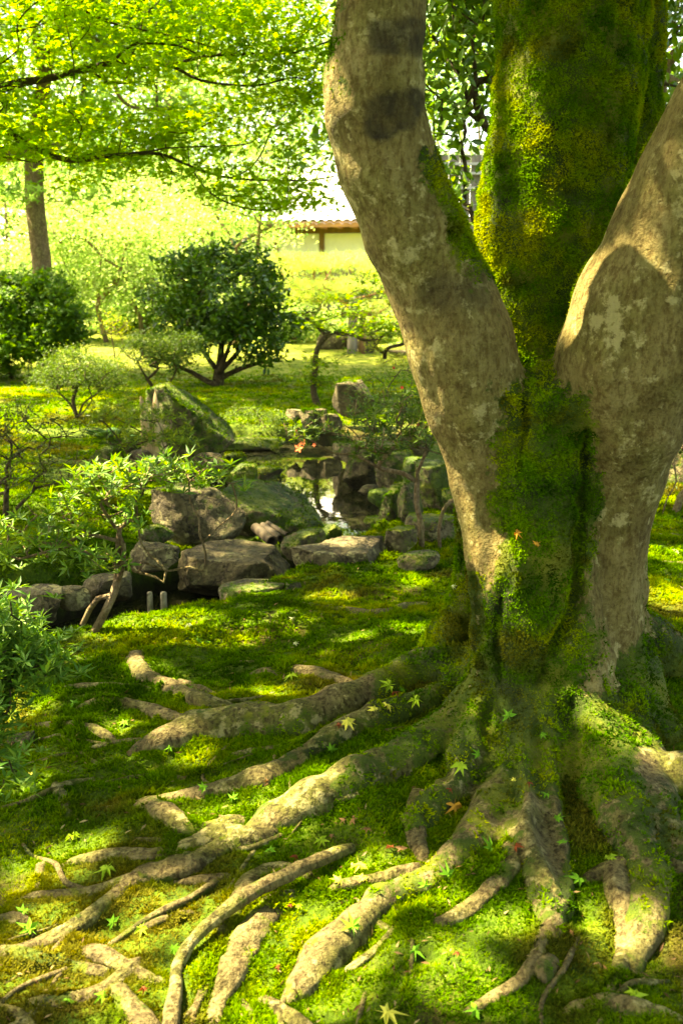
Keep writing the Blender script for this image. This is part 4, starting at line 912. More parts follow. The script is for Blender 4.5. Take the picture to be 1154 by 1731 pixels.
# near azalea with crooked trunks
g = gpt(158, 1066); Y = g[1]
paths = [pth([(158, 1072, Y), (180, 1030, Y), (198, 985, Y), (200, 930, Y), (203, 893, Y+.02), (225, 872, Y), (240, 868, Y)], Y),
         pth([(198, 985, Y), (207, 960, Y-.03), (209, 920, Y), (200, 900, Y), (170, 850, Y-.1)], Y), 
         pth([(200, 945, Y), (235, 968, Y-.08), (262, 975, Y-.1), (277, 985, Y-.1), (281, 965, Y-.1), (262, 945, Y-.05), (240, 920, Y), (232, 870, Y), (230, 845, Y)], Y),
         pth([(240, 950, Y-.05), (285, 965, Y), (320, 958, Y), (343, 966, Y), (348, 935, Y), (338, 905, Y), (336, 875, Y), (322, 850, Y)], Y),
         pth([(343, 915, Y), (370, 890, Y+.05), (400, 860, Y+.05)], Y), pth([(225, 872, Y), (180, 850, Y), (120, 820, Y)], Y), pth([(200, 915, Y), (150, 905, Y-.1), (90, 920, Y-.15), (40, 900, Y-.2)], Y)]
nb = [blob(240, 800, Y, 230, 36), blob(140, 820, Y-.05, 170, 44), blob(340, 815, Y+.05, 120, 34), blob(60, 905, Y-.2, 150, 80), blob(150, 945, Y-.15, 150, 50), blob(160, 870, Y-.1, 160, 50), blob(80, 865, Y-.15, 90, 40), blob(300, 795, Y, 130, 30), blob(395, 820, Y, 60, 30)]
az = bush('azalea_bush', 'azalea with crooked bare trunks leaning over the stream', 'bush', g, nb, 150, 2.0.__int__(), .05, .062, [(.035, .11, .014), (.06, .15, .018), (.10, .20, .02), (.13, .22, .022)], M_AZAL, LANCE, R_(107), paths, .0028, .021, jit=.22, seg=.07, whorl=True, shell=.1, bark=M_TRUNK2)
v, f = skeleton([pth([(140, 1056, Y+.02), (152, 1030, Y), (165, 1012, Y), (195, 1004, Y), (200, 985, Y)], Y)], [], .013, .013); o = mobj('trunk', v, f, M_TRUNK2, az, attrs={'moss': np.zeros(len(v)), 'stain': np.zeros(len(v))})
g = P(-110, 1420, 3.0); g[2] = h(g[0], g[1]); Y = 2.95
bush('azalea_bush', 'leafy azalea in the near left corner of the moss', 'bush', g, [blob(-10, 1060, Y, 110, 110), blob(30, 1110, Y, 150, 70), blob(70, 1130, Y, 90, 40), blob(-20, 1180, Y-.1, 110, 120), blob(-10, 1300, Y-.3, 90, 90), blob(30, 1170, Y-.1, 80, 40), blob(-40, 1230, Y-.2, 110, 120)],
     210, 4, .045, .05, [(.045, .14, .018), (.08, .19, .022), (.12, .23, .025)], M_AZAL, LANCE, R_(108), [[g, g+np.array([.05, 0, .15])]], .0025, .02, jit=.2, seg=.08, whorl=True, shell=.1)
g = P(235, 800, 8.3); g[2] = h(g[0], g[1]); Y = 8.3
bush('azalea_bush', 'sunlit azalea spray reaching around the broken stump', 'bush', g, [blob(215, 705, Y, 140, 36), blob(290, 700, Y-.2, 120, 30), blob(250, 740, Y, 150, 40), blob(310, 745, Y-.3, 90, 44), blob(180, 690, Y, 60, 26)],
     90, 3, .05, .062, [(.06, .12, .014), (.10, .17, .016), (.15, .20, .018)], M_AZAL, LANCE, R_(109), [[g, *pth([(235, 785, Y), (215, 765, Y), (195, 735, Y)], Y)], [g, *pth([(260, 790, Y-.1), (282, 775, Y-.2), (295, 745, Y-.2)], Y)]], .003, .022, jit=.25, seg=.09, whorl=True, shell=.1)
g = gpt(190, 766); g[2] += .02; r = R_(110); t = thing('broad_leaved_plant', 'low plant with broad glossy leaves by the brown rock', 'plant', g)
n = 46; a = r.random(n)*6.28; st = g+np.stack([np.cos(a)*.12*r.random(n), np.sin(a)*.12*r.random(n), .12+.1*r.random(n)], -1); tg = np.stack([np.cos(a), np.sin(a), r.uniform(-.1, .5, n)], -1)
leaves('leaf_rosette', M_GLOSS, t, st, np.stack([np.cos(a)*-.3, np.sin(a)*-.3, np.ones(n)], -1), r.uniform(.16, .26, n), [(.02, .07, .012), (.035, .10, .016)], r, OVAL, tg)
v, f = skeleton([[g-np.array([0, 0, .05]), g+np.array([0, 0, .06])]], st[:16], .004, .012, .05, .1, r); mobj('stalk', v, f, M_TWIG, t, attrs={'moss': np.zeros(len(v)), 'stain': np.zeros(len(v))})
# pond azalea with a few orange flowers
g = gpt(712, 925); Y = g[1]
paths = [pth([(712, 930, Y), (712, 890, Y), (704, 850, Y), (705, 810, Y), (700, 780, Y)], Y), pth([(705, 815, Y), (680, 800, Y), (640, 790, Y), (600, 770, Y), (560, 765, Y), (520, 740, Y), (485, 735, Y)], Y), pth([(705, 800, Y), (720, 760, Y), (718, 735, Y), (725, 710, Y)], Y)]
pk = bush('azalea_bush', 'thin trunked azalea leaning over the pond with few orange flowers', 'bush', g, [blob(660, 715, Y, 170, 60), blob(710, 680, Y, 110, 70), blob(530, 725, Y, 120, 40), blob(505, 750, Y, 60, 30), blob(640, 745, Y, 150, 40), blob(745, 735, Y, 50, 80), blob(640, 680, Y+.3, 90, 40)],
     150, 2, .05, .052, [(.022, .06, .010), (.04, .09, .012), (.07, .12, .014)], M_AZAL, LANCE, R_(111), paths, .0028, .02, jit=.25, seg=.08, whorl=True, shell=.1, bark=M_TRUNK2)
PET = (np.array([(0, 0, 0), (.5, .3, .12), (1, 0, .05), (.5, -.3, .12)], float), np.array([(0, 1, 2), (0, 2, 3)]))
rf = R_(112)
for px, py, s, c in ((505, 757, .032, (.62, .16, .06)), (512, 748, .024, (.62, .18, .07)), (679, 655, .013, (.3, .02, .015)), (706, 718, .013, (.3, .02, .015)), (665, 622, .012, (.3, .02, .015)), (531, 752, .014, (.5, .12, .05)), (500, 728, .012, (.4, .09, .04))):
    a = np.arange(5)*1.257; fr = unit(np.array([rf.normal(0, .4), -1, .3]))[None].repeat(5, 0); e1, e2, _ = frames(fr[:1], rf); tg = np.cos(a)[:, None]*e1+np.sin(a)[:, None]*e2+fr*.5
    leaves('flower', M_PETAL, pk, P(px, py, Y-.06)[None].repeat(5, 0), fr, s, [c, tuple(q*.8 for q in c)], rf, PET, tg)
g = gpt(743, 925); Y = g[1]; t = thing('bent_sapling', 'leafless arching sapling stem right of the thin azalea trunk', 'sapling', g)
v, f = skeleton([pth([(743, 930, Y), (742, 895, Y), (748, 865, Y), (762, 847, Y), (790, 840, Y+.2)], Y)], [], .012, .013, seg=.08); mobj('stem', v, f, M_TRUNK2, t, attrs={'moss': np.full(len(v), .2), 'stain': np.zeros(len(v))})
g = P(660, 740, 11.4); g[2] = h(g[0], g[1])
bush('azalea_bush', 'dark azalea thicket behind the flat topped pond boulder', 'bush', g, [blob(670, 690, 11.4, 170, 70), blob(620, 650, 12, 90, 30), blob(720, 670, 11.4, 120, 90), blob(700, 630, 12, 120, 30)], 150, 14, .09, .06, GREENS['azalea'], M_AZAL, LANCE, R_(113), None, .004, .03, jit=.3, seg=.14, shell=.2)
g = gpt(440, 722); Y = g[1]
bush('cushion_shrub', 'low yellow-green cushion shrub on the far pond bank', 'shrub', g, [blob(430, 712, Y, 120, 36), blob(410, 700, Y, 60, 22), blob(345+120, 715, Y, 60, 30)], 60, 40, .06, .05, GREENS['azalea']+GREENS['bright'][:1], M_AZAL, LANCE, R_(114), None, .003, .02, seg=.1)
# small bent maple across the pond
g = gpt(537, 684); Y = g[1]
paths = [pth([(537, 688, Y), (530, 660, Y), (533, 620, Y), (536, 590, Y), (550, 570, Y), (565, 561, Y), (590, 563, Y), (615, 575, Y), (640, 572, Y)], Y), pth([(552, 568, Y), (535, 552, Y), (520, 540, Y), (511, 533, Y), (520, 528, Y), (540, 525, Y)], Y)]
bush('small_maple', 'small maple with a dark bent trunk by the far pond bank', 'tree', g, [blob(600, 545, Y, 170, 46), blob(545, 515, Y, 110, 40), blob(640, 560, Y+.3, 110, 40), blob(545, 630, Y-.1, 90, 50), blob(560, 600, Y, 90, 50), blob(640, 480, Y+.2, 90, 60), blob(620, 500, Y+.2, 70, 40)],
     90, 22, .11, .06, GREENS['maple'], M_MAPLE, STAR5, R_(115), paths, .004, .045, jit=.25, seg=.12, up=.75, flat=.3, pathr=[(.062, .02), (.03, .012)])
g = gpt(720, 588); Y = 20
bush('azalea_bush', 'bright sunlit azaleas on crooked stems beyond the pond', 'bush', P(650, 606, Y), [blob(655, 560, Y, 130, 36), blob(625, 580, Y, 60, 24), blob(700, 565, Y, 90, 40)], 70, 30, .1, .07, GREENS['bright'], M_MAPLE, LANCE, R_(116), None, .01, .05, jit=.35, seg=.15)
bush('cushion_shrub', 'small yellow cushion shrub on the far sunlit lawn', 'shrub', gpt(668, 618), [blob(668, 612, gpt(668, 618)[1], 70, 24)], 30, 40, .08, .06, GREENS['bright'], M_AZAL, LANCE, R_(117), None, .004, .02)
# right edge, behind the trunk
g = gpt(1118, 868); Y = g[1]
bush('azalea_bush', 'dark shrub with twisted bare stems at the right edge', 'bush', g, [blob(1170, 700, Y+.8, 160, 120), blob(1230, 760, Y+.8, 160, 160)], 90, 30, .1, .06, GREENS['dark'], M_AZAL, LANCE, R_(118), [pth([(1118, 872, Y), (1128, 840, Y), (1142, 815, Y), (1138, 780, Y), (1150, 755, Y)], Y), pth([(1135, 880, Y), (1150, 840, Y), (1165, 820, Y), (1180, 760, Y)], Y)], .005, .028, jit=.3, seg=.1, bark=M_TRUNK2)

# ================================================================== TREES
# evergreen behind the stems
g = np.array([1.33, 7.4, 0]); g[2] = h(g[0], g[1]); Y = 7.4
paths = [[g, g+np.array([.02, 0, 1.0]), P(895, 420, Y), P(875, 300, Y), P(850, 235, Y), P(820, 215, Y), P(790, 188, Y), P(745, 160, Y), P(715, 150, Y)], [P(895, 420, Y), P(900, 200, Y), P(910, 0, Y), P(920, -200, Y)], [P(820, 215, Y), P(800, 150, Y), P(775, 80, Y), P(760, 0, Y)], [P(895, 420, Y), P(830, 370, Y), P(780, 352, Y), P(740, 350, Y)], [P(850, 400, Y), P(800, 375, Y), P(770, 385, Y)], [P(720, 152, Y), P(650, 170, Y), P(585, 280, Y), P(560, 230, Y), P(545, 190, Y)], [P(900, 200, Y), P(1000, 120, Y+.3), P(1140, 60, Y+.4), P(1230, 40, Y+.4)]]
bush('evergreen_tree', 'evergreen tree with glossy oval leaves behind the parted stems', 'tree', g, [blob(765, 60, Y, 200, 220), blob(780, 180, Y, 150, 200), blob(750, 300, Y, 120, 150), blob(700, -60, Y, 300, 200), blob(900, 0, Y+.5, 300, 300), blob(800, 30, Y-.4, 120, 150), blob(770, 350, Y, 90, 60), blob(760, 240, Y, 90, 80), blob(1160, 60, Y+.4, 130, 330), blob(555, 235, Y-.1, 50, 110), blob(1000, -100, Y, 500, 200)],
     430, 18, .13, .098, [(.05, .13, .012), (.08, .18, .016), (.13, .24, .02)], M_GLOSS, OVAL, R_(121), paths, .004, .075, jit=.15, seg=.18, up=.35, shell=.0, flat=.9, crown='crown')
g = P(1122, 700, 10); g[2] = h(g[0], g[1])
bush('slender_tree', 'slender dark trunked tree glimpsed at the upper right edge', 'tree', g, [blob(1200, -60, 10, 260, 260), blob(1160, 180, 10.5, 80, 100)], 60, 26, .16, .09, GREENS['azalea'], M_GLOSS, OVAL, R_(122), [[g, P(1128, 400, 10), P(1120, 130, 10), P(1116, 0, 10), P(1110, -160, 10)]], .012, .075, seg=.3, bark=M_TRUNK2, crown='crown')
# maple whose long limbs reach in from the left
Y = 8.6; g = P(-420, 900, 8.9); g[2] = h(g[0], g[1]); hub = P(-330, 520, 8.8)
paths = [[g, P(-400, 700, 8.85), hub, P(-280, 300, 8.7), P(-150, 215, Y), P(0, 150, Y), P(90, 131, Y), P(190, 107, Y), P(285, 111, Y), P(345, 96, Y), P(420, 91, Y), P(500, 88, Y), P(560, 68, Y)],
         [P(285, 111, Y), P(340, 136, Y-.05), P(430, 145, Y-.1), P(500, 131, Y-.1), P(550, 150, Y-.1)], [P(190, 107, Y), P(225, 76, Y+.1), P(300, 77, Y+.1), P(355, 96, Y+.15), P(420, 60, Y+.2)],
         [P(-150, 215, Y), P(-60, 60, Y+.2), P(60, -60, Y+.2), P(135, 0, Y), P(150, 22, Y), P(210, 45, Y), P(290, 60, Y), P(400, 92, Y+.05)],
         [hub, P(-200, 250, Y-.1), P(-80, 190, Y-.1), P(0, 218, Y-.1), P(60, 250, Y-.1), P(120, 271, Y-.1), P(200, 262, Y-.1), P(270, 260, Y-.1), P(320, 280, Y-.1), P(390, 301, Y-.1), P(510, 305, Y-.1), P(565, 298, Y-.1)],
         [P(320, 280, Y-.1), P(360, 330, Y-.2), P(430, 355, Y-.2)], [P(270, 260, Y-.1), P(291, 290, Y-.15), P(284, 335, Y-.15)], [P(200, 262, Y-.1), P(280, 250, Y-.3), P(420, 243, Y-.4)], [P(0, 150, Y), P(-20, 70, Y), P(60, 45, Y), P(130, 20, Y)], [P(60, -60, Y+.2), P(250, -70, Y), P(420, -40, Y), P(520, 10, Y)]]
rb = R_(123); mt = thing('maple_tree', 'maple whose long dark limbs reach across the upper left', 'tree', g)
blobs = [blob(280, 100, Y, 600, 90, .6), blob(120, 40, Y, 360, 120, .6), blob(420, 60, Y, 300, 130, .6), blob(160, 230, Y-.1, 460, 100, .6), blob(400, 230, Y-.2, 340, 120, .6), blob(440, 320, Y-.2, 240, 60, .5), blob(-150, 150, Y, 400, 300, .8), blob(200, -80, Y, 800, 140, .8), blob(500, 140, Y, 160, 130, .5), blob(60, 200, Y, 200, 80, .5), blob(450, 340, Y-.2, 220, 60, .4), blob(220, 305, Y-.1, 300, 50, .4), blob(520, 20, Y, 140, 120, .4)]
T = in_blobs(470, blobs, rb)
v, f = skeleton(paths, T, .0032, .1, .12, .16, rb, expo=2.9, far=.4, pathr=[(.12, .007, 2.3), (.014, .005), (.012, .005), (.04, .006, 2), (.06, .006, 2), (.010, .004), (.008, .004), (.010, .004), (.014, .005), (.02, .006)]); mobj('trunk', v, f, M_TWIG, mt, attrs={'moss': np.zeros(len(v)), 'stain': np.zeros(len(v))})
pos = clump_leaves(T, 52, .17, rb, .2); leaves('crown', M_MAPLE, mt, pos, rb.normal(0, .35, pos.shape)+np.array([0, -.1, .8]), .048*rb.uniform(.6, 1.15, len(pos)), [(.12, .28, .012), (.19, .37, .016), (.28, .42, .022)], rb, STAR7)
BR, MP = [(.17, .30, .06), (.27, .38, .11), (.40, .47, .22)], [(.08, .20, .03), (.13, .27, .05), (.18, .31, .07)]
# left trunk on the far side of the lawn
Y = 20.5; g = P(80, 560, Y); g[2] = h(g[0], g[1])
paths = [[g, P(74, 480, Y), P(68, 420, Y), P(60, 350, Y), P(58, 300, Y), P(60, 235, Y), P(68, 190, Y), P(80, 110, Y), P(98, 20, Y), P(110, -80, Y)], [P(60, 240, Y), P(20, 262, Y-.2), P(-40, 255, Y-.3), P(-140, 200, Y-.4)], [P(60, 240, Y), P(90, 250, Y-.2), P(112, 240, Y-.3)], [P(68, 190, Y), P(72, 120, Y-.3), P(60, 60, Y-.4), P(30, -40, Y-.5)]]
rb = R_(124); lt = thing('maple_tree', 'sturdy grey trunked maple standing on the left of the far lawn', 'tree', g)
T = in_blobs(330, [blob(100, 60, Y, 460, 220), blob(0, 170, Y, 300, 160), blob(200, 180, Y, 260, 120), blob(60, 320, Y-1, 200, 50), blob(140, 300, Y, 200, 70), blob(80, -120, Y, 600, 220), blob(-160, 200, Y, 300, 300), blob(100, -220, Y, 900, 260), blob(300, 20, Y, 400, 160), blob(-60, -120, Y-3, 500, 150), blob(120, -120, Y-2, 500, 140), blob(-250, -80, Y-3.5, 400, 160)], rb)  # high blobs nearer than the trunk, out of view, added to shade the lawn
v, f = skeleton(paths, T, .009, .20, .12, .4, rb, 10, expo=3.2, pathr=[(.21, .09), (.14, .06), (.13, .05), (.13, .06)]); mobj('trunk', v, f, M_TRUNK2, lt, attrs={'moss': np.full(len(v), .12), 'stain': np.zeros(len(v))})
pos = clump_leaves(T, 120, .42, rb, .35); leaves('crown', M_FAR, lt, pos, rb.normal(0, .5, pos.shape)+np.array([0, 0, .7]), .14*rb.uniform(.6, 1.2, len(pos)), MP+BR[:2], rb, STAR5)
# trees beyond the lawn
def ftree(name, label, Y, blobs_px, base_px, n, per, lsize, cols, seed, w=.12, spread=None, tm=DIAM, mat=None, up=.6, flat=.45):
    r = R_(seed); g = P(base_px, 560, Y); g[2] = h(g[0], g[1]); t = thing(name, label, 'tree', g, 'trees beyond the lawn')
    B = [blob(px, py, Y+dy, w_, h_) for px, py, w_, h_, dy in blobs_px]; T = in_blobs(n, B, r, .35); top = np.mean([b[:3] for b in B], 0)
    v, f = skeleton([[g, g*.6+top*.4+np.array([r.normal(0, .3), 0, 0]), top]], T[::2], .02, w, .15, .7, r, 7); mobj('trunk', v, f, M_TRUNK2, t, attrs={'moss': np.zeros(len(v)), 'stain': np.zeros(len(v))})
    pos = clump_leaves(T, per, spread or Y*.018, r, flat); leaves('crown', mat or M_FAR, t, pos, r.normal(0, .5, pos.shape)+np.array([0, -.1, up]), lsize*r.uniform(.6, 1.2, len(pos)), cols, r, tm); return t
ftree('maple_tree', 'low bright maple filling the gap right of the left trunk', 29, [(170, 420, 220, 130, 0), (230, 480, 170, 90, 0), (120, 370, 180, 100, 0)], 180, 100, 130, .12, BR, 201)
ftree('maple_tree', 'pale yellow-green maple behind the camellia', 33, [(330, 420, 260, 180, 0), (280, 350, 260, 120, 0), (420, 440, 140, 120, 0)], 330, 110, 130, .13, BR, 202)
ftree('maple_tree', 'tall bright maple at far left behind the sturdy trunk', 38, [(20, 330, 320, 300, 0), (-60, 150, 400, 320, 0), (60, 460, 220, 140, 0)], 0, 130, 120, .16, BR+MP[1:], 203)
ftree('maple_tree', 'tall yellow-green maple behind the upper left limbs', 42, [(200, 180, 380, 300, 0), (260, 60, 380, 260, 0), (160, 320, 260, 140, 0)], 200, 160, 120, .17, BR+MP[1:], 204)
ftree('maple_tree', 'tall light maple rising left of the house roof', 46, [(420, 200, 300, 240, 0), (480, 80, 300, 260, 0)], 400, 130, 120, .19, BR+MP[2:], 205)
ftree('drooping_maple', 'drooping light green maple in front of the house eave', 27, [(420, 320, 220, 80, 0), (480, 290, 180, 90, 0), (400, 370, 140, 60, 0), (470, 340, 70, 40, -.5)], 395, 80, 90, .09, BR[:2]+MP[1:], 206, .07)
ftree('garden_pine', 'small cloud pruned pine left of the camellia, far off', 30, [(225, 450, 130, 30, 0), (185, 480, 100, 26, 0), (250, 480, 90, 26, 0), (170, 520, 70, 16, 0)], 238, 70, 60, .16, [(.10, .17, .03), (.17, .24, .05), (.24, .28, .08)], 207, .09, .35, NEEDLE, None, .3)
ftree('broadleaf_tree', 'darker green tree far behind between the left trunk and camellia', 52, [(190, 330, 200, 160, 0), (140, 250, 200, 160, 0)], 170, 80, 110, .2, MP[:2], 208)
ftree('broadleaf_tree', 'tall tree standing behind the house at the centre', 60, [(600, 160, 360, 320, 0), (520, 280, 160, 120, 0), (700, 100, 300, 300, 0)], 600, 120, 110, .26, MP+BR[:1], 209)
ftree('broadleaf_tree', 'tall tree beyond the garden wall behind the stems', 40, [(840, 160, 400, 300, 0), (760, 60, 300, 200, 0)], 840, 60, 100, .2, MP+BR[:1], 210)
ftree('broadleaf_tree', 'dark tree beyond the right stem', 30, [(1150, 300, 300, 400, 0), (1250, 100, 400, 500, 0), (1180, 520, 260, 220, 0)], 1180, 120, 50, .24, GREENS['azalea'], 211)
# pine in front of the house
Y = 25.5; g = P(596, 606, Y); g[2] = h(g[0], g[1]); rp = R_(131)
pt = thing('garden_pine', 'spreading sunlit pine with pale needle pads before the house', 'tree', g)
pads = [blob(540, 446, Y, 240, 24), blob(600, 438, Y+.4, 110, 16), blob(490, 452, Y-.2, 130, 22), blob(560, 484, Y-.3, 210, 26), blob(520, 505, Y, 150, 20), blob(640, 456, Y, 110, 24), blob(460, 465, Y, 90, 26), blob(680, 520, Y, 140, 40)]
T = in_blobs(210, pads, rp)
v, f = skeleton([[g, P(598, 560, Y), P(592, 520, Y), P(600, 470, Y), P(590, 452, Y)], [P(596, 500, Y), P(560, 488, Y-.4), P(520, 490, Y-.4), P(470, 488, Y-.3)], [P(598, 475, Y), P(570, 472, Y-.5), P(530, 472, Y-.5), P(514, 466, Y-.5)], [P(598, 505, Y), P(640, 495, Y-.4), P(700, 505, Y-.4)]], T, .012, .15, .2, .3, rp, 8); mobj('trunk', v, f, plain('red_pine_bark_material', (.22, .11, .055), .85, 12, .45, .02), pt)
pos = np.repeat(T, 150, 0)+rp.normal(0, 1, (len(T)*150, 3))*np.array([.16, .16, .05]); tg = rp.normal(0, .6, pos.shape)+np.array([0, 0, .8])
leaves('crown', M_MAPLE, pt, pos, rp.normal(0, 1, pos.shape), rp.uniform(.10, .2, len(pos)), [(.26, .42, .17), (.34, .48, .22), (.42, .52, .30)], rp, NEEDLE, tg)
# bright low shrubs closing the far edge of the lawn
for k, (px, py, Y, w_, h_, ci, lab) in enumerate(((-10, 520, 30, 150, 90, 1, 'bright low shrub behind the sturdy trunk at far left'), (120, 510, 31, 130, 90, 0, 'pale low shrub just right of the sturdy trunk'), (185, 525, 33, 90, 60, 1, 'small green shrub beside the far bench'), (255, 505, 33, 120, 90, 0, 'pale yellow-green shrub above the far bench'),
     (330, 515, 31, 130, 90, 1, 'green low shrub glimpsed behind the camellia'), (420, 500, 31, 150, 90, 0, 'pale shrub between the camellia and the far pine'), (500, 545, 29, 120, 60, 0, 'pale low shrub under the left pads of the far pine'), (640, 540, 29, 130, 70, 0, 'pale low shrub right of the prop post'), (700, 500, 31, 140, 110, 1, 'green shrub behind the leaning stem'), (60, 470, 35, 170, 120, 0, 'taller pale shrub mass behind the sturdy trunk'), (300, 440, 36, 200, 120, 0, 'taller pale shrub mass behind the camellia top'))):
    g = P(px, py+h_*.5, Y); g[2] = h(g[0], g[1]); r = R_(300+k)
    bl = [blob(px+r.normal(0, w_*.22), py+r.normal(0, h_*.2), Y+r.normal(0, .5), w_*r.uniform(.4, .75), h_*r.uniform(.4, .8)) for _ in range(7)]
    bush('low_shrub', lab, 'shrub', g, bl, 60, 70, .3, .13, BR if ci == 0 else MP, M_FAR, DIAM, r, None, .01, .07, 'low shrubs along the far edge of the lawn', .5, .4, .25, M_TRUNK2)
# far wood
rw = R_(140); n = 40000; a = rw.uniform(-.75, .75, n); dd = rw.uniform(62, 85, n); top = 11+5*noise3(np.stack([a*9, np.zeros(n), np.zeros(n)], -1))+3*noise3(np.stack([a*31, np.zeros(n)+3, np.zeros(n)], -1))
zz = np.clip(rw.random(n)**.8*top, .2, None); pos = np.stack([np.sin(a)*dd, np.cos(a)*dd, zz+.3], -1)
v, f = scatter(*DIAM, pos, frames(rw.normal(0, .6, pos.shape)+np.array([0, -.3, .6]), rw), rw.uniform(.4, .9, n))
o = mobj('far_woods', v, f, M_FAR, None, col=np.repeat(palette(n, BR[:2]+MP+GREENS['azalea'], rw), 4, 0), smooth=False); tag(o, 'far wood of bright green trees closing off the garden', 'woods', kind='stuff')

# ================================================================== HOUSE, WALL, POST, BENCH
M_WOOD = plain('orange_wood_material', (.42, .19, .055), .6, 6, .3, .004, (.3, 1, 1))
M_DWOOD = plain('brown_post_material', (.16, .085, .035), .7, 6, .35, .004, (1, 1, .3))
M_PLASTER = plain('cream_plaster_material', (.72, .70, .62), .9, 3, .06)
M_TILE = plain('pale_roof_tile_material', (.74, .74, .72), .6, 5, .15)
M_GREYW = plain('grey_board_material', (.16, .14, .11), .8, 9, .35, .004, (1, 1, .2))
M_WHITE = plain('white_rail_material', (.42, .41, .38), .7, 9, .08)
H0 = P(520, 390, 37); house = thing('garden_house', 'cream walled house with orange wood eaves and pale tiled roof', 'house', (H0[0]+1.5, 39.0, float(h(0, 39))))
zE = P(540, 379, 36)[2]; zg = float(h(0, 38)); ang = -.22
def hb(name, c, d, mat, par=house, k=0.):
    # c: (along, out from the wall, up) in the house frame, whose long side faces the pond
    co, si = math.cos(ang), math.sin(ang); w = np.array([H0[0]+1.2, 37.6, 0]); p = w+np.array([c[0]*co-c[1]*si, c[0]*si+c[1]*co, c[2]])
    v, f = box((0, 0, 0), d, ang); return mobj(name, v+p, [list(map(int, q)) for q in f], mat, par, smooth=False)
for k in range(7):
    x0 = -4.2+1.75*k
    hb('wall_panel', (x0+.875, 0, zE-.62), (1.58, .12, .80), M_PLASTER); hb('lower_wall', (x0+.875, .01, (zE-1.32+zg)/2), (1.58, .10, zE-1.32-zg), M_GREYW)
for k in range(8): hb('post', (-4.2+1.75*k, -.05, (zE-.1+zg)/2), (.17, .2, zE-.1-zg), M_DWOOD)
hb('rail', (1.9, -.06, zE-1.12), (12.4, .16, .16), M_DWOOD); hb('beam', (1.9, -.06, zE-.1), (12.4, .2, .2), M_DWOOD)
hb('eave_board', (1.9, -1.42, zE+.02), (14.6, .1, .20), M_WOOD)
for k in range(26): hb('rafter', (-5.0+.56*k, -.72, zE-.02), (.10, 1.34, .11), M_WOOD)
M = Mesh(); co, si = math.cos(ang), math.sin(ang); w = np.array([H0[0]+1.2, 37.6, 0])
prof = [(-1.5, zE+.12), (-.4, zE+.55), (1.2, zE+1.35), (3.0, zE+2.6)]
for k in range(48):                              # tile courses running up the roof
    xa, xb = -5.4+.304*k, -5.4+.304*(k+1); rows = []
    for (yo, z) in prof:
        for t_, dz in ((0, 0), (.3, .07), (.7, .07), (1, 0)): rows.append((xa+(xb-xa)*t_, yo, z+dz))
    v = np.array(rows); v = np.stack([v[:, 0]*co-v[:, 1]*si, v[:, 0]*si+v[:, 1]*co, v[:, 2]], -1)+w
    f = [(r*4+c, r*4+c+1, r*4+c+5, r*4+c+4) for r in range(3) for c in range(3)]; M.add(v, np.array(f))
rv, rfc = M.get(); n0 = len(rv); rv = np.vstack([rv, rv-np.array([0, 0, .12])]); rfc = np.vstack([rfc, rfc[:, ::-1]+n0]); rf_o = mobj('roof', rv, rfc, M_TILE, house, smooth=False)
hb('ridge', (1.9, 3.05, zE+2.7), (14.6, .4, .4), M_TILE)
v, f = box((w[0]+1.9, w[1]+3.2, (zE+zg)/2+.6), (12.2, 5.5, zE-zg+1.4), ang); 
mobj('back_wall', v+np.array([0, .3, -.9]), [list(map(int, q)) for q in f], M_PLASTER, house, smooth=False)
# boarded wall seen between the stems
bw_c = P(790, 296, 19); wall = thing('boarded_wall', 'grey boarded wall with white rails seen between the stems', 'wall', (bw_c[0], bw_c[1], float(h(bw_c[0], 19))))
z0, z1 = float(h(bw_c[0], 19)), P(775, 262, 19)[2]
for k in range(11):
    v, f = box((bw_c[0]-.45+.2*k, 19, (z0+z1)/2), (.185, .06, z1-z0)); mobj('board', v, [list(map(int, q)) for q in f], M_GREYW, wall, smooth=False)
for py in (277, 293, 318):
    c = P(775, py, 18.93); v, f = box((bw_c[0]+.55, 18.93, c[2]), (2.25, .06, .045)); mobj('rail', v, [list(map(int, q)) for q in f], M_WHITE, wall, smooth=False)
# post that props the pine
c = P(595, 555, 24.6); zt = P(595, 505, 24.6)[2]; zb = float(h(c[0], 24.6)); pr = thing('prop_post', 'weathered wooden post propping the far pine', 'post', (c[0], 24.6, zb))
for dx, hw, n_ in ((0, .13, 'post'), (.24, .09, 'side_post')):
    q, r = catmull([(c[0]+dx, 24.6, zb-.1), (c[0]+dx+.02, 24.6, zt-.3*(dx > 0))], [hw, hw*.9], .3); v, f = tube(q, r, 10); mobj(n_, v, quads_tris(f), M_DWOOD if dx else M_GREYW, pr)
v, f = box((c[0]+.1, 24.6-.16, zt-.35), (.75, .1, .12)); mobj('crossbar', v, [list(map(int, q)) for q in f], M_DWOOD, pr, smooth=False)
b = P(220, 546, 33); zb = float(h(b[0], 33)); bn = thing('stone_bench', 'small pale bench far across the sunlit lawn', 'bench', (b[0], 33, zb))
v, f = box((b[0], 33, zb+.42), (1.1, .4, .10)); mobj('seat', v, [list(map(int, q)) for q in f], M_WHITE, bn, smooth=False)
for s in (-.4, .4): v, f = box((b[0]+s, 33, zb+.18), (.14, .34, .38)); mobj('leg', v, [list(map(int, q)) for q in f], M_STONE, bn, smooth=False)

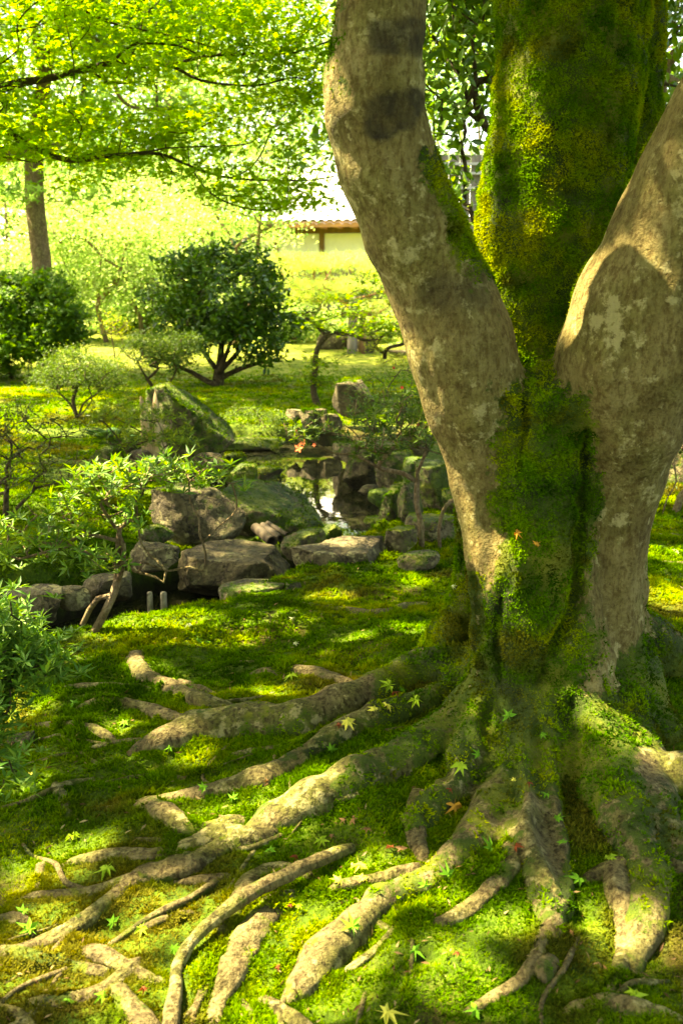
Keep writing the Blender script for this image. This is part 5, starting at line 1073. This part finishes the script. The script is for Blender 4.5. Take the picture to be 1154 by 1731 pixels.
# crumbs of dead leaf and needle on the moss
rq = R_(160); n = 2600; yy = 1.5*(7./1.5)**rq.random(n); xx = rq.uniform(-.42, .44, n)*(yy+.5); zz = h(xx, yy); ok = (zz > -.2) & (n2(xx, yy, 1.8, 3, 33) > -.12); pos = np.stack([xx, yy, zz+.010], -1)[ok]; n = len(pos)
v, f = scatter(*LANCE, pos, frames(unit(rq.normal(0, .5, (n, 3))+np.array([0, 0, 1.])), rq), rq.uniform(.006, .022, n)*(1+.12*pos[:, 1]))
o = mobj('leaf_litter', v, f, M_FALLEN, None, col=np.repeat(palette(n, [(.10, .055, .02), (.17, .11, .045), (.24, .19, .08), (.06, .03, .012)], rq), 5, 0), smooth=False); tag(o, 'small brown crumbs of dead leaves strewn over the moss', 'leaf litter', kind='stuff')
# ================================================================== FALLEN BRANCH AND LEAVES
from mathutils.bvhtree import BVHTree
BV = BVHTree.FromPolygons([tuple(q) for q in tv], [tuple(map(int, q)) for q in tf])
def S(px, py):
    d = unit(ray(px, py)); hit = BV.ray_cast(Vector(CAM), Vector(d), 12.0); g = G(px, py); gd = np.linalg.norm(g-CAM)
    if hit[0] is not None and hit[3] < gd: return np.array(hit[0]), np.array(hit[1])
    e = .03; n = unit(np.array([-(h(g[0]+e, g[1])-h(g[0]-e, g[1]))/(2*e), -(h(g[0], g[1]+e)-h(g[0], g[1]-e))/(2*e), 1.])); return g, n
q = [(595, 1432, 9), (560, 1455, 11), (500, 1490, 12), (430, 1530, 14), (370, 1568, 11), (325, 1602, 11), (303, 1632, 11), (300, 1670, 12), (292, 1720, 15), (288, 1780, 16)]
pts, rs = [], []
for k, (px, py, hw) in enumerate(q):
    p_, n_ = S(px, py); r = hw*pxm(p_); lift = .035*math.sin(min(k/6, 1)*math.pi)
    pts.append(p_+np.array([0, -.02, r*.7+lift])); rs.append(r)
qq, r = catmull(pts, rs, .012); v, f = tube(qq, r, 12); c = np.vstack([np.repeat(qq, 12, 0), qq[0], qq[-1]]); nr = unit(v-c)
v = v+nr*(np.append(np.repeat(r, 12), [r[0], r[-1]])*(.28*fbm(v*26, 3, 85)))[:, None]
tag(own('fallen_branch', v, quads_tris(f), M_ROOT, pts[4], attrs={'moss': np.clip(.22+.4*fbm(v*8, 2, 83), 0, 1), 'stain': np.zeros(len(v))}), 'grey bare branch lying diagonally over the roots and moss', 'branch')
LC = dict(g=(.085, .23, .015), yg=(.22, .34, .025), y=(.48, .46, .07), o=(.45, .22, .03), r=(.15, .04, .014), b=(.15, .085, .035), p=(.38, .42, .20))
FALL = [(657, 1163, 28, 'yg', 'pale lime maple leaf on the mossy buttress above the long root'), (678, 1172, 18, 'g', 'small green maple leaf tucked beside the pale lime one on the buttress'), (586, 1226, 30, 'y', 'yellow maple leaf at the upper edge of the long mossy root'),
 (632, 1206, 20, 'y', 'small yellow maple leaf, lower of two on the buttress slope'), (651, 1198, 19, 'y', 'small yellow maple leaf, upper of two on the buttress slope'), (700, 1186, 26, 'yg', 'yellow-green maple leaf lying on the mossy buttress near the trunk'), (558, 1270, 22, 'g', 'green maple leaf on top of the long mossy root'),
 (860, 1217, 24, 'g', 'bright green maple leaf stuck high on the trunk base'), (780, 1300, 30, 'yg', 'lime maple leaf in the hollow left of the front buttress'), (804, 1280, 18, 'g', 'small green maple leaf above the lime one in the hollow'), (763, 1366, 30, 'o', 'orange-yellow maple leaf under the trunk hollow'), (757, 1342, 14, 'r', 'tiny red leaf above the orange-yellow one'),
 (918, 1248, 15, 'g', 'small green leaf in the trunk crease'), (922, 1350, 18, 'g', 'green maple leaf on the front buttress below the crease'), (942, 1390, 20, 'g', 'green maple leaf in the cleft between the front buttresses'), (895, 1332, 13, 'r', 'little red leaf on the front buttress'), (866, 1325, 10, 'y', 'tiny yellow leaf on the front buttress'),
 (823, 1436, 28, 'g', 'green maple leaf on the mossy hump of the front root'), (875, 1438, 20, 'r', 'red-brown curled leaf on the front root'), (752, 1483, 30, 'g', 'green maple leaf standing in moss right of the lit root'), (716, 1502, 22, 'g', 'smaller green maple leaf close to the lit root'), (607, 1470, 30, 'y', 'pale yellow maple leaf at the head of the lit root'),
 (570, 1498, 28, 'y', 'pale yellow maple leaf left of the lit root head'), (613, 1494, 24, 'y', 'pale yellow maple leaf resting on the lit root'), (595, 1572, 34, 'g', 'green maple leaf lying halfway down the lit root'), (700, 1616, 30, 'g', 'green maple leaf on the dark moss below the thin twig root'), (541, 1425, 26, 'yg', 'drooping lime leaf near the tip of the fallen branch'),
 (457, 1446, 18, 'g', 'green leaf on the grey root behind the fallen branch'), (520, 1465, 16, 'g', 'green leaf just behind the fallen branch'), (505, 1540, 14, 'yg', 'small lime leaf in front of the fallen branch'), (1030, 1458, 26, 'yg', 'lime maple leaf between the right buttress roots'), (950, 1432, 20, 'g', 'green leaf deep in the right cleft'), (975, 1494, 30, 'g', 'folded green leaf below the right cleft'),
 (655, 1722, 46, 'y', 'large pale yellow maple leaf at the bottom of the picture'), (1070, 1692, 36, 'yg', 'big lime leaf on the moss at lower right'), (800, 1718, 30, 'g', 'green leaf beside the thin root at the bottom'), (115, 1702, 28, 'g', 'green maple leaf on the dark forked root at lower left'), (52, 1578, 34, 'g', 'green maple leaf on moss between the left roots'), (42, 1547, 26, 'g', 'green leaf lying on the cut root at the left edge'),
 (183, 1476, 34, 'yg', 'torn lime maple leaf beside the knobbed root'), (125, 1420, 26, 'yg', 'lime maple leaf on dark moss at left'), (295, 1612, 28, 'g', 'green maple leaf touching the bend of the fallen branch'), (195, 1566, 24, 'g', 'green leaf between the long left root and the lit moss'), (242, 1576, 24, 'yg', 'lime leaf on the lit moss at left'), (176, 1690, 26, 'g', 'green leaf under the forked root at lower left'),
 (193, 1206, 16, 'yg', 'lime maple leaf on the flat grey root at left'), (212, 1226, 20, 'g', 'green maple leaf in front of the flat grey root'), (128, 1195, 20, 'g', 'green leaf at the end of the flat grey root'), (290, 1156, 18, 'yg', 'lime maple leaf on the kinked root'), (322, 1171, 16, 'g', 'green leaf right of the kinked root'), (285, 1270, 15, 'g', 'green leaf below the thin pale root'), (225, 1288, 15, 'yg', 'lime leaf on moss under the thin pale root'),
 (55, 1315, 14, 'y', 'small yellow leaf beside the near azalea'), (345, 1336, 20, 'g', 'green leaf on the long grey root'), (395, 1355, 20, 'g', 'green leaf below the long grey root'), (335, 1087, 13, 'g', 'left one of two small green leaves on the brown moss'), (349, 1090, 13, 'g', 'right one of two small green leaves on the brown moss'), (320, 1061, 13, 'p', 'pale little leaf on the near bank brown moss'), (130, 1100, 18, 'yg', 'lime leaf at the foot of the crooked azalea'),
 (492, 1148, 24, 'yg', 'lime maple leaf on the pale hump root'), (495, 1050, 11, 'p', 'pale leaf on the mossy rise beside the long thin root'), (500, 1093, 10, 'p', 'pale leaf in the middle of the mossy rise'), (730, 947, 10, 'p', 'pale leaf on moss left of the dark low stem'), (768, 996, 11, 'p', 'pale leaf touching the dark low stem'), (1140, 935, 16, 'p', 'pale leaf on the sunlit moss at right'), (1125, 985, 14, 'g', 'green leaf on the moss at right'),
 (600, 1390, 20, 'b', 'brown curled leaf, highest of the litter beneath the buttress'), (582, 1393, 14, 'b', 'small brown leaf left in the litter beneath the buttress'), (620, 1408, 15, 'b', 'brown curled leaf, lowest of the litter beneath the buttress'), (660, 1440, 18, 'r', 'red-brown leaf by the small side buttress'), (678, 1441, 18, 'b', 'brown leaf right of the red-brown one'), (497, 1456, 18, 'r', 'dark red leaf behind the fallen branch'), (560, 1420, 14, 'b', 'pinkish brown curled leaf beside the drooping lime leaf'),
 (447, 1325, 14, 'b', 'brown leaf below the light grey root'), (574, 1232, 16, 'r', 'red leaf under the yellow one on the long root'), (668, 1178, 16, 'r', 'red leaf between the two leaves on the buttress'), (490, 1540, 12, 'r', 'small dark red leaf in the shade of the fallen branch'), (470, 1640, 12, 'r', 'small red leaf left of the lit root foot'), (245, 1682, 18, 'r', 'dark red curled leaf beside the forked root'), (875, 905, 16, 'o', 'orange withered leaf caught on the trunk moss'), (905, 925, 12, 'o', 'small orange leaf caught low in the trunk crease'), (770, 1620, 13, 'r', 'small red leaf on the dappled moss near the bottom')]
rl = R_(150)
lm = {}
for c, colr in LC.items():
    for vnt in range(5):
        tvv, tff = (STAR7 if c not in 'rb' else STAR5); tvv = tvv.copy(); curl = rl.uniform(.05, .3) if c not in 'rb' else rl.uniform(.4, .8)
        tvv[:, 2] -= curl*(tvv[:, 0]**2+tvv[:, 1]**2)*.6; tvv[:, 2] += .15*rl.normal(0, .9, len(tvv)); tvv[:, :2] *= 1+rl.normal(0, .12, (len(tvv), 1)); tvv[:, :2] *= 1+rl.normal(0, .07, (len(tvv), 2))
        stem = np.array([(-.12, .03, 0), (-.12, -.03, 0), (-.75, .12, .06)]); vv = np.vstack([tvv, stem]); ff = np.vstack([tff, [[len(tvv), len(tvv)+1, len(tvv)+2]]])
        cc = np.array(colr)*(1+rl.uniform(-.15, .15, (len(vv), 1)))
        lm[c, vnt] = mesh_data('maple_leaf', vv, ff, M_FALLEN, col=cc, smooth=False)
for k, (px, py, w_, c, lab) in enumerate(FALL):
    p_, n_ = S(px, py); s = w_*.62*pxm(p_)*1.15; o = bpy.data.objects.new('maple_leaf', lm[c, k % 5]); COL.objects.link(o)
    n_ = unit(n_+np.array([0, -.22, .5])+rl.normal(0, .22, 3)); up_ = Vector(n_).to_track_quat('Z', 'Y')
    from mathutils import Quaternion
    o.rotation_mode = 'QUATERNION'; o.rotation_quaternion = up_ @ Quaternion((0, 0, 1), rl.random()*6.28); o.scale = (s, s, s); o.location = [float(q) for q in p_+n_*.012+np.array([0, 0, .005])]
    tag(o, lab, 'leaf', 'fallen maple leaves')
